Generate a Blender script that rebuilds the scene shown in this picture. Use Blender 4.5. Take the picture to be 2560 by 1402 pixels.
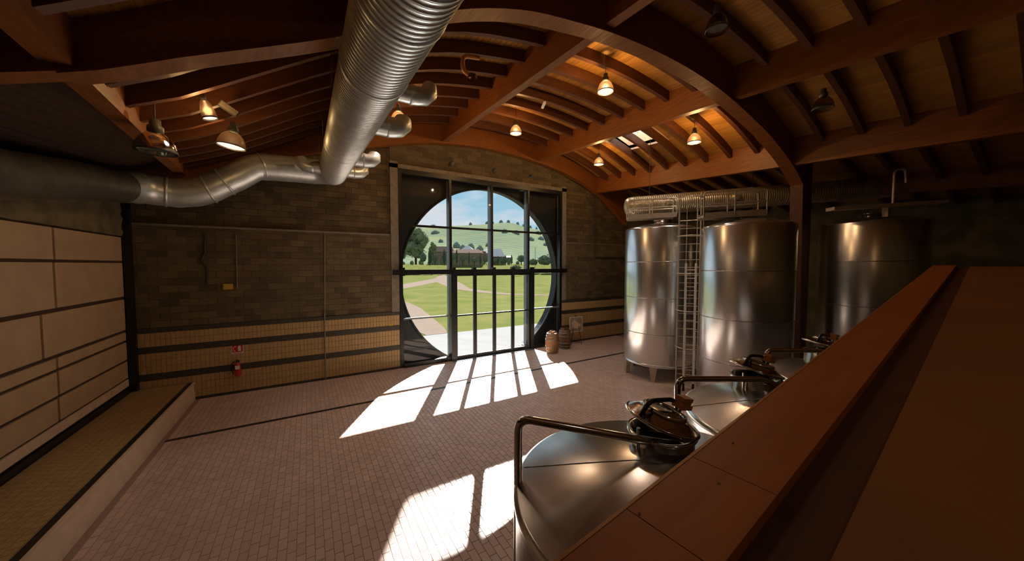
import bpy, math, random
from mathutils import Vector, Matrix
random.seed(7)
D = bpy.data
for o in list(D.objects): D.objects.remove(o)
SC = bpy.context.scene
COL = SC.collection
R = math.radians

# ------------------------------------------------------------------ camera, sky, sun, exposure
cd = D.cameras.new('camera'); cam = D.objects.new('camera', cd); COL.objects.link(cam)
CAMH = 3.8; YAW = R(31); FPX = 850.0; PITCH = math.atan(39/850)
cam.location = (0, 0, CAMH); cam.rotation_euler = (R(90)-PITCH, 0, -YAW)
cd.sensor_width = 36; cd.lens = 36*FPX/2560; cd.clip_start = .02; cd.clip_end = 5000
SC.camera = cam
SC.view_settings.view_transform = 'Standard'; SC.view_settings.look = 'None'
SC.view_settings.gamma = 1; SC.view_settings.use_curve_mapping = False
SC.view_settings.exposure = 1.7

SUN_E = 9.0
SKY = .27
LAMP_W = 52.0

w = D.worlds.new('sky'); SC.world = w; w.use_nodes = True
nt = w.node_tree; nt.nodes.clear()
wo = nt.nodes.new('ShaderNodeOutputWorld'); bg = nt.nodes.new('ShaderNodeBackground')
tc = nt.nodes.new('ShaderNodeTexCoord'); mp = nt.nodes.new('ShaderNodeMapping'); mp.inputs['Scale'].default_value = (1, 1, 2.6)
mp.inputs['Location'].default_value = (.35, .1, .2)
nz = nt.nodes.new('ShaderNodeTexNoise'); nz.inputs['Scale'].default_value = 3.2; nz.inputs['Detail'].default_value = 6; nz.inputs['Roughness'].default_value = .5
cr = nt.nodes.new('ShaderNodeValToRGB'); cr.color_ramp.elements[0].position = .40; cr.color_ramp.elements[1].position = .50
sx = nt.nodes.new('ShaderNodeSeparateXYZ'); gr = nt.nodes.new('ShaderNodeValToRGB')
gr.color_ramp.elements[0].position = 0; gr.color_ramp.elements[0].color = (.50, .80, .94, 1)
gr.color_ramp.elements[1].position = .6; gr.color_ramp.elements[1].color = (.20, .50, .82, 1)
mx = nt.nodes.new('ShaderNodeMix'); mx.data_type = 'RGBA'; mx.inputs[7].default_value = (.84, .88, .95, 1)
L = nt.links.new
L(tc.outputs['Generated'], mp.inputs[0]); L(mp.outputs[0], nz.inputs['Vector']); L(nz.outputs['Fac'], cr.inputs[0])
L(tc.outputs['Generated'], sx.inputs[0]); L(sx.outputs['Z'], gr.inputs[0])
L(gr.outputs[0], mx.inputs[6]); L(cr.outputs[0], mx.inputs[0]); L(mx.outputs[2], bg.inputs[0]); L(bg.outputs[0], wo.inputs[0])
bg.inputs[1].default_value = SKY

sl = D.lights.new('sun', 'SUN'); sl.energy = SUN_E; sl.angle = R(.6); sl.color = (1, .96, .9)
so = D.objects.new('sun', sl); COL.objects.link(so); so.location = (20, 40, 30)
so.rotation_euler = Vector((-.55, -1, -.75)).to_track_quat('-Z', 'Y').to_euler()

# ------------------------------------------------------------------ materials
def mat(name, col, rough=.6, metal=0, var=.0, scale=8, stretch=(1, 1, 1), bump=0, col2=None, spec=.5, rnd=0.0, coat=0, dirt=0, emit=None, estr=0, coord='Object', bscale=None):
    m = D.materials.new(name); m.use_nodes = True; n = m.node_tree; b = n.nodes['Principled BSDF']
    b.inputs['Roughness'].default_value = rough; b.inputs['Metallic'].default_value = metal
    b.inputs['Specular IOR Level'].default_value = spec; b.inputs['Coat Weight'].default_value = coat
    b.inputs['Base Color'].default_value = (*col, 1)
    if emit: b.inputs['Emission Color'].default_value = (*emit, 1); b.inputs['Emission Strength'].default_value = estr
    if var or col2 or bump or rnd:
        t = n.nodes.new('ShaderNodeTexCoord'); mm = n.nodes.new('ShaderNodeMapping'); mm.inputs['Scale'].default_value = stretch
        n.links.new(t.outputs[coord], mm.inputs[0])
        z = n.nodes.new('ShaderNodeTexNoise'); z.inputs['Scale'].default_value = scale; z.inputs['Detail'].default_value = 5
        n.links.new(mm.outputs[0], z.inputs['Vector'])
        c2 = col2 if col2 else tuple(c*(1-var) for c in col)
        r = n.nodes.new('ShaderNodeValToRGB'); r.color_ramp.elements[0].position = .35; r.color_ramp.elements[1].position = .65
        r.color_ramp.elements[0].color = (*c2, 1); r.color_ramp.elements[1].color = (*col, 1)
        n.links.new(z.outputs['Fac'], r.inputs[0]); out = r.outputs[0]
        if rnd:
            g = n.nodes.new('ShaderNodeNewGeometry'); oi = n.nodes.new('ShaderNodeObjectInfo')
            a = n.nodes.new('ShaderNodeMath'); a.operation = 'ADD'; f = n.nodes.new('ShaderNodeMath'); f.operation = 'FRACT'
            n.links.new(g.outputs['Random Per Island'], a.inputs[0]); n.links.new(oi.outputs['Random'], a.inputs[1]); n.links.new(a.outputs[0], f.inputs[0])
            mr = n.nodes.new('ShaderNodeMapRange'); mr.inputs['To Min'].default_value = 1-rnd; mr.inputs['To Max'].default_value = 1.0
            n.links.new(f.outputs[0], mr.inputs[0])
            vm = n.nodes.new('ShaderNodeVectorMath'); vm.operation = 'SCALE'
            n.links.new(out, vm.inputs[0]); n.links.new(mr.outputs[0], vm.inputs['Scale']); out = vm.outputs[0]
        n.links.new(out, b.inputs['Base Color'])
        if bump:
            bp = n.nodes.new('ShaderNodeBump'); bp.inputs['Strength'].default_value = bump; bp.inputs['Distance'].default_value = .02
            if bscale:
                z2 = n.nodes.new('ShaderNodeTexNoise'); z2.inputs['Scale'].default_value = bscale; n.links.new(mm.outputs[0], z2.inputs['Vector']); z = z2
            n.links.new(z.outputs['Fac'], bp.inputs['Height']); n.links.new(bp.outputs[0], b.inputs['Normal'])
    return m
M = {}
M['beam'] = mat('glulam_beam', (.25, .078, .010), .5, var=.35, scale=5, stretch=(3, .4, 6), bump=.15)
M['rafter'] = mat('rafter_wood', (.11, .034, .008), .55, var=.3, scale=6, stretch=(.6, 4, 4))
M['plank'] = mat('pine_plank', (.50, .245, .042), .5, col2=(.40, .175, .028), scale=9, stretch=(4, .5, 4), rnd=.28)
M['shadeplank'] = mat('shaded_plank', (.05, .022, .010), .7, var=.3, scale=6)  # plank colour darkened to paint in the shade of the left aisle
M['duct_shade'] = mat('shaded_duct', (.16, .15, .12), .45, .6, var=.3, scale=5)  # duct colour darkened for the left branch that fades into shade
M['deck'] = mat('roof_felt', (.05, .04, .03), .9)
M['curb'] = mat('skylight_plywood', (.90, .62, .45), .6, var=.1)
M['brick'] = mat('block_brick', (.175, .128, .062), .85, col2=(.125, .096, .05), scale=14, rnd=.50, bump=.3)
M['mortar'] = mat('mortar', (.20, .155, .10), .9, var=.2)
M['tile'] = mat('wall_tile', (.52, .35, .15), .45, var=.12, scale=10, rnd=.12)
M['grout'] = mat('grout', (.10, .065, .035), .9)
M['band'] = mat('dark_band', (.055, .05, .035), .55, var=.3)
M['ftile'] = mat('floor_tile', (.76, .56, .47), .34, col2=(.68, .49, .40), scale=3, rnd=.14, spec=.5)
M['fgrout'] = mat('floor_grout', (.36, .24, .19), .8)
M['drain'] = mat('drain_channel', (.03, .028, .022), .45, var=.3)
M['panel'] = mat('cream_panel', (.54, .385, .235), .6, var=.12, scale=2.5, bump=.05)
M['joint'] = mat('panel_joint', (.06, .035, .02), .8)
M['rough'] = mat('rough_plaster', (.20, .16, .08), .9, col2=(.11, .09, .045), scale=2.2, bump=.6)
M['conc'] = mat('concrete', (.25, .22, .17), .85, var=.3, scale=6, bump=.2)
M['concw'] = mat('white_curb', (.78, .60, .44), .6, var=.12, scale=4)
M['black'] = mat('black_steel', (.006, .009, .010), .4, var=.2)
M['greysteel'] = mat('grey_painted_steel', (.16, .19, .21), .4, var=.15)
M['navy'] = mat('slate_blue_plate', (.006, .012, .016), .6, var=.25, scale=3)
M['steel'] = mat('brushed_steel', (.80, .85, .88), .25, 1, var=.05, scale=3, stretch=(14, 14, .25), bump=.02)
M['steel2'] = mat('polished_steel', (.66, .64, .60), .14, 1, var=.2, scale=5, bump=.04)
M['steeltop'] = mat('dished_steel', (.66, .65, .64), .24, 1, var=.3, scale=3, bump=.06)
M['seam'] = mat('weld_seam', (.55, .54, .52), .3, 1, var=.5, scale=30)
M['galv'] = mat('galvanised_duct', (.74, .84, .86), .38, .7, var=.18, scale=6)
M['galvd'] = mat('dark_galvanised', (.62, .56, .40), .34, .7, var=.3, scale=5)
M['rail'] = mat('galvanised_rail', (.62, .56, .45), .4, .3, var=.2)
M['alu'] = mat('pale_aluminium', (.92, .92, .88), .4, .2, var=.1)
M['lampcap'] = mat('lamp_housing', (.10, .11, .10), .5, .3, var=.3)
M['chrome'] = mat('chrome', (.75, .74, .72), .1, 1)
M['red'] = mat('signal_red', (.50, .02, .02), .4, var=.1)
M['white'] = mat('white_print', (.75, .72, .68), .5)
M['yellow'] = mat('yellow_plastic', (.60, .40, .04), .5, var=.2)
M['darkpipe'] = mat('dark_conduit', (.03, .028, .02), .5)
M['pipe'] = mat('grey_conduit', (.22, .19, .14), .5)
M['oak'] = mat('barrel_oak', (.42, .20, .07), .6, var=.3, scale=6, stretch=(6, 6, .6))
M['oakd'] = mat('dark_barrel_oak', (.22, .11, .05), .6, var=.3, scale=6, stretch=(6, 6, .6))
M['hoop'] = mat('barrel_hoop', (.30, .28, .24), .4, .8)
M['paper'] = mat('leaflet_paper', (.60, .33, .20), .7, var=.3)
M['poster'] = mat('poster_print', (.40, .34, .27), .7, col2=(.27, .22, .16), scale=4)
M['railwood'] = mat('parapet_wood', (.47, .135, .016), .5, col2=(.38, .10, .012), scale=3, stretch=(.5, 5, 5), bump=.05)
M['railedge'] = mat('parapet_edge', (.62, .27, .07), .4, var=.2)
M['groove'] = mat('parapet_groove', (.10, .028, .008), .6, var=.3)
M['ply'] = mat('parapet_panel', (.30, .115, .022), .6, var=.2, scale=1.5)
M['grass'] = mat('lawn_grass', (0.09828, 0.09518, 0.03517), .9, col2=(0.06415, 0.07759, 0.02277), scale=.35, bump=.0)
M['pave'] = mat('pale_paving', (0.1807, 0.1807, 0.1842), .7, var=.06, scale=1)
M['path'] = mat('gravel_path', (0.1427, 0.1117, 0.09311), .9, var=.1, scale=2)
M['hill'] = mat('vineyard_hill', (0.1268, 0.1411, 0.07938), .95, col2=(0.08598, 0.1158, 0.08268), scale=.011, stretch=(1, 1, 5))  # aerial haze put into the colour, paler and bluer
hn = M['hill'].node_tree; hb = hn.nodes['Principled BSDF']; hl = hb.inputs['Base Color'].links[0].from_socket
wv_ = hn.nodes.new('ShaderNodeTexWave'); wv_.inputs['Scale'].default_value = .035; wv_.inputs['Distortion'].default_value = 9; wv_.inputs['Detail Scale'].default_value = .25
wt_ = hn.nodes.new('ShaderNodeTexCoord'); hn.links.new(wt_.outputs['Object'], wv_.inputs[0])
wr_ = hn.nodes.new('ShaderNodeMapRange'); wr_.inputs['To Min'].default_value = .86; wr_.inputs['To Max'].default_value = 1.05; hn.links.new(wv_.outputs['Fac'], wr_.inputs[0])
ws_ = hn.nodes.new('ShaderNodeVectorMath'); ws_.operation = 'SCALE'; hn.links.new(hl, ws_.inputs[0]); hn.links.new(wr_.outputs[0], ws_.inputs['Scale']); hn.links.new(ws_.outputs[0], hb.inputs['Base Color'])
M['leaf'] = mat('tree_leaves', (0.1135, 0.1484, 0.08729), .9, col2=(0.06633, 0.09601, 0.0611), scale=1.2)
M['leaf2'] = mat('pale_leaves', (0.1965, 0.2294, 0.1311), .9, col2=(0.09831, 0.1311, 0.07374), scale=1.0)
M['leafd'] = mat('cypress_leaves', (0.05029, 0.0855, 0.04525), .9, col2=(0.03017, 0.0553, 0.03017), scale=1.0)
M['leaff'] = mat('distant_leaves', (0.215, 0.2795, 0.2364), .9, var=.3, scale=.1)  # distance haze mixed into this pale leaf colour
M['bark'] = mat('bark', (0.04346, 0.03104, 0.02173), .9)
M['hwall'] = mat('farmhouse_wall', (0.1948, 0.1531, 0.1206), .9, var=.15, scale=1)
M['hwallr'] = mat('red_wall', (0.1303, 0.07449, 0.05586), .9, var=.1)
M['hroof'] = mat('tiled_roof', (0.1856, 0.1331, 0.113), .9, var=.2, scale=2)
M['wroof'] = mat('white_roof', (0.5165, 0.5165, 0.5165), .6)
M['hwin'] = mat('house_window', (.06, .06, .06), .3)

def glass(name, tint=(1, 1, 1), refl=.08):
    m = D.materials.new(name); m.use_nodes = True; n = m.node_tree; n.nodes.clear()
    o = n.nodes.new('ShaderNodeOutputMaterial'); t = n.nodes.new('ShaderNodeBsdfTransparent'); g = n.nodes.new('ShaderNodeBsdfGlossy')
    t.inputs[0].default_value = (*tint, 1); g.inputs['Roughness'].default_value = .02
    x = n.nodes.new('ShaderNodeMixShader'); x.inputs[0].default_value = refl
    n.links.new(t.outputs[0], x.inputs[1]); n.links.new(g.outputs[0], x.inputs[2]); n.links.new(x.outputs[0], o.inputs[0]); return m
M['glass'] = glass('window_glass', (.96, .98, .98), .02)
# prismatic lamp bell: lets the bulb's light through
m = D.materials.new('prismatic_glass'); m.use_nodes = True; n = m.node_tree; n.nodes.clear()
o_ = n.nodes.new('ShaderNodeOutputMaterial'); a_ = n.nodes.new('ShaderNodeBsdfTransparent'); a_.inputs[0].default_value = (1, .75, .48, 1)
b_ = n.nodes.new('ShaderNodeBsdfPrincipled'); b_.inputs['Base Color'].default_value = (.015, .009, .005, 1); b_.inputs['Roughness'].default_value = .3
x_ = n.nodes.new('ShaderNodeMixShader'); x_.inputs[0].default_value = .55
n.links.new(a_.outputs[0], x_.inputs[1]); n.links.new(b_.outputs[0], x_.inputs[2]); n.links.new(x_.outputs[0], o_.inputs[0]); M['bell'] = m
def emis(name, c, s):
    m = D.materials.new(name); m.use_nodes = True; n = m.node_tree; n.nodes.clear()
    o = n.nodes.new('ShaderNodeOutputMaterial'); e = n.nodes.new('ShaderNodeEmission'); e.inputs[0].default_value = (*c, 1); e.inputs[1].default_value = s
    n.links.new(e.outputs[0], o.inputs[0]); return m
m = D.materials.new('opal_glass'); m.use_nodes = True; n = m.node_tree; n.nodes.clear()
o_ = n.nodes.new('ShaderNodeOutputMaterial'); a_ = n.nodes.new('ShaderNodeBsdfTranslucent'); a_.inputs[0].default_value = (.8, .78, .74, 1)
n.links.new(a_.outputs[0], o_.inputs[0]); M['opal'] = m
M['glow'] = emis('lamp_glow', (1, .83, .66), .42)

for k_ in ('grass', 'pave', 'path', 'hill', 'leaf', 'leaf2', 'leafd', 'leaff', 'bark', 'hwall', 'hwallr', 'hroof', 'wroof'):
    M[k_].node_tree.nodes['Principled BSDF'].inputs['Specular IOR Level'].default_value = 0
# ------------------------------------------------------------------ mesh helpers
class MB:
    def __init__(s): s.v = []; s.f = []; s.sm = []
    def add(s, vs, fs, smooth=False):
        k = len(s.v); s.v += [tuple(v) for v in vs]; s.f += [tuple(i+k for i in f) for f in fs]; s.sm += [smooth]*len(fs); return s
    def hexa(s, p):   # 8 points: bottom 4 ccw, top 4 ccw
        return s.add(p, [(3, 2, 1, 0), (4, 5, 6, 7), (0, 1, 5, 4), (1, 2, 6, 5), (2, 3, 7, 6), (3, 0, 4, 7)])
    def box(s, x0, x1, y0, y1, z0, z1):
        return s.hexa([(x0, y0, z0), (x1, y0, z0), (x1, y1, z0), (x0, y1, z0), (x0, y0, z1), (x1, y0, z1), (x1, y1, z1), (x0, y1, z1)])
    def cbox(s, x0, x1, y0, y1, z0, z1, c):   # box with a chamfer round the face turned to -y
        p = [(x0, y1, z0), (x1, y1, z0), (x1, y1, z1), (x0, y1, z1), (x0, y0+c, z0), (x1, y0+c, z0), (x1, y0+c, z1), (x0, y0+c, z1), (x0+c, y0, z0+c), (x1-c, y0, z0+c), (x1-c, y0, z1-c), (x0+c, y0, z1-c)]
        f = [(8, 9, 10, 11)] + [(4+i, 4+(i+1) % 4, 8+(i+1) % 4, 8+i) for i in range(4)] + [(i, (i+1) % 4, 4+(i+1) % 4, 4+i) for i in range(4)] + [(3, 2, 1, 0)]
        return s.add(p, f)
    def tube(s, pts, r, n=12, caps=True, rs=None):
        pts = [Vector(p) for p in pts]; k0 = len(s.v); rings = []
        t0 = (pts[1]-pts[0]).normalized(); ref = Vector((0, 0, 1)) if abs(t0.z) < .9 else Vector((1, 0, 0))
        u = t0.cross(ref).normalized()
        vs = []; fs = []
        for i, p in enumerate(pts):
            if i == 0: t = t0
            elif i == len(pts)-1: t = (pts[i]-pts[i-1]).normalized()
            else: t = ((pts[i]-pts[i-1]).normalized()+(pts[i+1]-pts[i]).normalized()).normalized()
            u = (u-t*u.dot(t)).normalized(); v = t.cross(u); rr = rs[i] if rs else r
            for j in range(n):
                a = 2*math.pi*j/n; vs.append(p+(u*math.cos(a)+v*math.sin(a))*rr)
        for i in range(len(pts)-1):
            for j in range(n):
                fs.append((i*n+j, i*n+(j+1) % n, (i+1)*n+(j+1) % n, (i+1)*n+j))
        s.add(vs, fs, True)
        if caps: s.add([vs[j] for j in range(n)], [tuple(range(n))[::-1]]); s.add([vs[-n+j] for j in range(n)], [tuple(range(n))])
        return s
    def lathe(s, prof, n=32, c=(0, 0), caps=False):
        vs = []; fs = []
        for (r, z) in prof:
            for j in range(n): a = 2*math.pi*j/n; vs.append((c[0]+r*math.cos(a), c[1]+r*math.sin(a), z))
        for i in range(len(prof)-1):
            for j in range(n): fs.append((i*n+j, i*n+(j+1) % n, (i+1)*n+(j+1) % n, (i+1)*n+j))
        s.add(vs, fs, True)
        if caps: s.add(vs[-n:], [tuple(range(n))]); s.add(vs[:n], [tuple(range(n))[::-1]])
        return s
    def bar(s, a, b, w, h=None):
        a = Vector(a); b = Vector(b); h = h or w; t = (b-a).normalized(); ref = Vector((0, 0, 1)) if abs(t.z) < .9 else Vector((0, 1, 0))
        u = t.cross(ref).normalized()*w/2; v = u.cross(t).normalized()*h/2
        return s.hexa([a-u-v, a+u-v, b+u-v, b-u-v, a-u+v, a+u+v, b+u+v, b-u+v])
    def mesh(s, name, m):
        me = D.meshes.new(name); me.from_pydata(s.v, [], s.f)
        me.polygons.foreach_set('use_smooth', s.sm); me.materials.append(M[m]); me.update(); return me
    def build(s, name, m, parent=None, loc=None):
        return link(name, s.mesh(name, m), parent, loc)
def link(name, me, parent=None, loc=None, rot=None):
    o = D.objects.new(name, me); COL.objects.link(o)
    if parent: o.parent = parent
    if loc: o.location = loc
    if rot: o.rotation_euler = rot
    return o
def thing(name, label, cat, loc=(0, 0, 0), rz=0, group=None):
    o = D.objects.new(name, None); COL.objects.link(o); o.location = loc; o.rotation_euler = (0, 0, rz); o.empty_display_size = .1
    o['label'] = label; o['category'] = cat
    if group: o['group'] = group
    return o
def tag(o, label, cat, group=None):
    o['label'] = label; o['category'] = cat
    if group: o['group'] = group
    return o
def struct(o): o['kind'] = 'structure'; return o
def stuff(o): o['kind'] = 'stuff'; return o
def sempty(name): o = D.objects.new(name, None); COL.objects.link(o); return struct(o)
def bend(pts, r, n=5):    # round the corners of a polyline
    pts = [Vector(p) for p in pts]; out = [pts[0]]
    for i in range(1, len(pts)-1):
        a = (pts[i-1]-pts[i]); b = (pts[i+1]-pts[i]); d = min(r, a.length*.49, b.length*.49); a.normalize(); b.normalize()
        p0 = pts[i]+a*d; p1 = pts[i]+b*d
        for k in range(n+1):
            t = k/n; out.append(p0*(1-t)**2+pts[i]*2*t*(1-t)+p1*t*t)
    out.append(pts[-1]); return out
FWD = Vector((math.sin(YAW)*math.cos(PITCH), math.cos(YAW)*math.cos(PITCH), -math.sin(PITCH)))
RGT = Vector((math.cos(YAW), -math.sin(YAW), 0)); UPV = RGT.cross(FWD)
def vis(p):     # pixel of a world point, used only to choose which tiles and bricks get an object of their own
    d = Vector(p)-Vector((0, 0, CAMH)); z = d.dot(FWD)
    if z <= .1: return None
    return 1280+FPX*d.dot(RGT)/z, 701-FPX*d.dot(UPV)/z, z
def at(px, py, dep): return Vector((0, 0, CAMH))+FWD*dep+RGT*(px-1280)/FPX*dep+UPV*(701-py)/FPX*dep
def far(px, dist, z=0):
    a = math.atan((px-1280)/FPX)+YAW; k = dist/math.cos(a-YAW); return Vector((math.sin(a)*k, math.cos(a)*k, z))

# ------------------------------------------------------------------ the vault's shape
W = 12.73; NB = 4.6; XL = -4.05; XR = 19.0; YB = -4.0
FAR = [(-4.05, 5.5), (-2.85, 6.12), (-.07, 7.21), (1.62, 7.68), (2.95, 8.07), (4.44, 8.36), (6.48, 8.49), (8.89, 8.32), (10.75, 7.96), (12.76, 7.2), (14.05, 6.32)]
NEAR = [(-4.05, 4.75), (-1.7, 5.46), (-.92, 5.83), (.37, 6.44), (1.1, 6.86), (1.89, 7.3), (2.9, 7.66), (3.86, 7.84), (4.88, 7.97), (6.26, 8.03), (7.5, 7.98), (8.74, 7.82), (10.6, 7.4), (11.4, 7.13), (12.2, 6.8), (12.9, 6.4), (14.05, 5.6)]
def herm(P, x):
    if x <= P[0][0]: return P[0][1]
    if x >= P[-1][0]: return P[-1][1]+(x-P[-1][0])*-.75
    for i in range(len(P)-1):
        if P[i][0] <= x <= P[i+1][0]: break
    def sl(i):
        a = P[max(i-1, 0)]; b = P[min(i+1, len(P)-1)]; return (b[1]-a[1])/(b[0]-a[0])
    h = P[i+1][0]-P[i][0]; t = (x-P[i][0])/h
    return (2*t**3-3*t*t+1)*P[i][1]+(t**3-2*t*t+t)*h*sl(i)+(-2*t**3+3*t*t)*P[i+1][1]+(t**3-t*t)*h*sl(i+1)
def prof(x, y): t = (y-NB)/(W-NB); return herm(NEAR, x)*(1-t)+herm(FAR, x)*t
def bz(x, y):
    if x <= 12.4:
        k = min(1, max(0, (x+1.9)/2.9)); return prof(x, y)+.42+.38*k*k*(3-2*k)
    return prof(12.4, y)+.8-.18*(x-12.4)
def strip(xs, y0, y1, zb, zt):   # curved timber following the vault from x to x, thickness y0..y1
    b = MB(); vs = []; fs = []
    for x in xs: vs += [(x, y0, zb(x, y0)), (x, y1, zb(x, y1)), (x, y1, zt(x, y1)), (x, y0, zt(x, y0))]
    for i in range(len(xs)-1):
        for j in range(4): fs.append((i*4+j, i*4+(j+1) % 4, i*4+4+(j+1) % 4, i*4+4+j))
    k = len(xs)*4; fs += [(3, 2, 1, 0), (k-4, k-3, k-2, k-1)]
    return b.add(vs, fs)
def lin(a, b, n): return [a+(b-a)*i/n for i in range(n+1)]

# ------------------------------------------------------------------ floor
floor = MB().box(XL-.3, XR, YB, W+.34, -.3, -.006).build('floor', 'fgrout'); struct(floor)
TW, TL = .108, .216
tiles = []
i0 = int(-2.75/TW)
for i in range(int(-2.72/TW), int(14.2/TW)):
    x0 = i*TW; off = TL/2 if i % 2 else 0
    y = 1.0+off
    while y < W-.02:
        y0 = y; y1 = min(y+TL, W-.01)
        if y0 < 9.945 < y1: tiles.append((x0, y0, 9.945))
        elif 9.945 <= y0 < 10.065: 
            if y1 > 10.08: tiles.append((x0, 10.065, y1))
        elif y0 >= 10.065 or y1 <= 9.945: tiles.append((x0, y0, y1))
        y += TL
sel = []
for t in tiles:
    q = vis((t[0]+.06, t[1]+.12, 0))
    if q and 0 < q[0] < 1500 and 0 < q[1] < 1402 and not (q[1] > 1090 and q[0] > 1280) and t[0] > -2.6: sel.append((q[2], t))
sel.sort(key=lambda a: a[0]); chosen = set(t for _, t in sel[:300])
tm = {}
b = MB()
for t in tiles:
    x0, y0, y1 = t; h = random.uniform(-.001, .001)
    if t in chosen:
        k = round(y1-y0, 3)
        if k not in tm: tm[k] = MB().hexa([(.003, .003, -.008), (TW-.003, .003, -.008), (TW-.003, k-.003, -.008), (.003, k-.003, -.008), (.005, .005, 0), (TW-.005, .005, 0), (TW-.005, k-.005, 0), (.005, k-.005, 0)]).mesh('floor_tile', 'ftile')
        link('floor_tile', tm[k], floor, (x0, y0, h))
    else:
        q = vis((x0+.06, y0+.12, 0))
        if q and -60 < q[0] < 2620 and q[1] < 1460:
            g = .0035; b.add([(x0+g, y0+g, -.008), (x0+TW-g, y0+g, -.008), (x0+TW-g, y1-g, -.008), (x0+g, y1-g, -.008), (x0+g*1.4, y0+g*1.4, h), (x0+TW-g*1.4, y0+g*1.4, h), (x0+TW-g*1.4, y1-g*1.4, h), (x0+g*1.4, y1-g*1.4, h)],
                             [(4, 5, 6, 7), (0, 1, 5, 4), (1, 2, 6, 5), (2, 3, 7, 6), (3, 0, 4, 7)])
stuff(b.build('floor_tile_field', 'ftile', floor))
b = MB().box(-2.72, 16, 9.95, 10.06, -.004, .003)
b.build('drain_channel', 'drain', floor)
# raised ledge along the left wall
led = sempty('trim_1')
MB().hexa([(XL, YB, 0), (-2.80, YB, 0), (-2.80, W, 0), (XL, W, 0), (XL, YB, .47), (-2.83, YB, .47), (-2.83, W, .47), (XL, W, .47)]).build('ledge_curb', 'concw', led)
MB().box(-2.95, -2.84, YB, W-.02, .47, .486).build('ledge_channel', 'black', led)
MB().box(-2.84, -2.79, YB, W-.02, .465, .50).build('ledge_nosing', 'concw', led)
b = MB()
for i in range(9):
    y = 4.0; x0 = -4.0+i*.115; y += .06*(i % 2)
    while y < W-.05:
        y1 = min(y+.12, W-.02); b.box(x0+.003, x0+.112, y+.003, y1-.003, .468, .488); y += .12
tl = b.build('ledge_tile_field', 'tile', led); stuff(tl)

# ------------------------------------------------------------------ left wall
wl = struct(MB().box(XL-.3, XL-.03, YB, W+.3, 0, 8.6).build('wall_left', 'joint'))
rows = [(3.90, 4.50, [9.86]), (2.99, 3.85, [9.82]), (2.13, 2.92, [9.38]), (1.86, 2.07, [9.75]), (1.36, 1.81, [9.75, None]), (.88, 1.31, [9.72])]
for z0, z1, vs in rows:
    ys = [12.6, vs[0], 6.9, 4.1, 1.2, -1.6, YB]
    for a, c in zip(ys[1:], ys[:-1]):
        MB().hexa([(XL-.05, a+.03, z0), (XL, a+.035, z0+.005), (XL, c-.035, z0+.005), (XL-.05, c-.03, z0), (XL-.05, a+.03, z1), (XL, a+.035, z1-.005), (XL, c-.035, z1-.005), (XL-.05, c-.03, z1)]).build('panel', 'panel', wl)
MB().box(XL-.04, XL, YB, 12.6, .66, .84).build('plinth_strip', 'concw', wl)
MB().box(XL-.04, XL+.03, YB, 12.6, .48, .62).build('baseboard', 'black', wl)
# rough upper part, uneven surface
b = MB(); vs = []; fs = []; ny, nzz = 60, 16
for i in range(ny+1):
    for j in range(nzz+1):
        y = YB+(W-YB)*i/ny; z = 4.53+(bz(XL, y)-4.53+.05)*j/nzz
        vs.append((XL+.02+random.uniform(-.025, .03), y, z))
for i in range(ny):
    for j in range(nzz):
        a = i*(nzz+1)+j; fs.append((a, a+nzz+1, a+nzz+2, a+1))
b.add(vs, fs, True); b.build('rough_plaster', 'rough', wl)
# dark corner post
struct(MB().box(XL+.02, XL+.16, W-.16, W-.03, .5, 5.9).build('trim_2', 'black'))

# ------------------------------------------------------------------ far wall
wf = sempty('wall_far')
MB().box(XL-.3, 2.85, W+.012, W+.34, 0, 4.9).box(10.4, XR+.3, W+.012, W+.34, 0, 4.9).box(XL-.3, 2.6, W+.14, W+.34, 4.9, 9.9).box(10.65, XR+.3, W+.10, W+.34, 4.9, 9.9).box(2.6, 10.65, W+.03, W+.34, 7.28, 9.9).build('wall_core', 'mortar', wf)
MB().box(XL, 2.6, W+.0, W+.14, 4.84, 4.9).build('ledge', 'conc', wf)
MB().box(2.58, 2.86, W-.03, W+.33, 2.1, 7.5).build('window_surround', 'conc', wf)
MB().box(2.58, 10.66, W-.03, W+.33, 7.27, 7.42).build('window_surround', 'conc', wf)
MB().box(10.39, 10.66, W-.03, W+.33, 2.1, 7.5).build('window_surround', 'conc', wf)
BW, BH = .40, .19
cells = []
def bricks(x0, x1, z0, z1, y, top=None):
    k = 0; z = z0
    while z < z1-.02:
        zt = min(z+BH, z1); x = x0-(BW/2 if k % 2 else 0)
        while x < x1:
            a = max(x, x0); c = min(x+BW, x1)
            if c-a > .04 and (top is None or top((a+c)/2) > z+.05): cells.append((a+.005, c-.005, z+.005, zt-.005, y))
            x += BW
        z += BH; k += 1
at_ = lambda x: prof(x, W)+.25
bricks(XL, 2.58, 2.10, 4.84, W)
bricks(XL, 2.58, 4.9, 8.2, W+.12, at_)
bricks(2.58, 10.66, 7.42, 8.9, W+.02, at_)
bricks(10.66, XR, 2.10, 4.84, W)
bricks(10.66, XR, 4.9, 8.0, W+.08, at_)
def bkey(c):
    q = vis(((c[0]+c[1])/2, W, (c[2]+c[3])/2)); return 1e9 if q is None or q[0] < 330 or q[0] > 1560 or q[1] < 365 else q[2]+(0 if c[0] < 2.6 else 2)
order = sorted(cells, key=bkey); bm_ = {}
fb = MB()
for n_, c in enumerate(order):
    dy = random.uniform(-.004, .004)
    if n_ < 300:
        k = (round(c[1]-c[0], 2), round(c[3]-c[2], 2))
        if k not in bm_: bm_[k] = MB().cbox(0, k[0], 0, .03, 0, k[1], .004).mesh('brick', 'brick')
        link('brick', bm_[k], wf, (c[0], c[4]+dy, c[2]))
    else: fb.cbox(c[0], c[1], c[4]+dy, c[4]+.03, c[2], c[3], .004)
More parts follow.
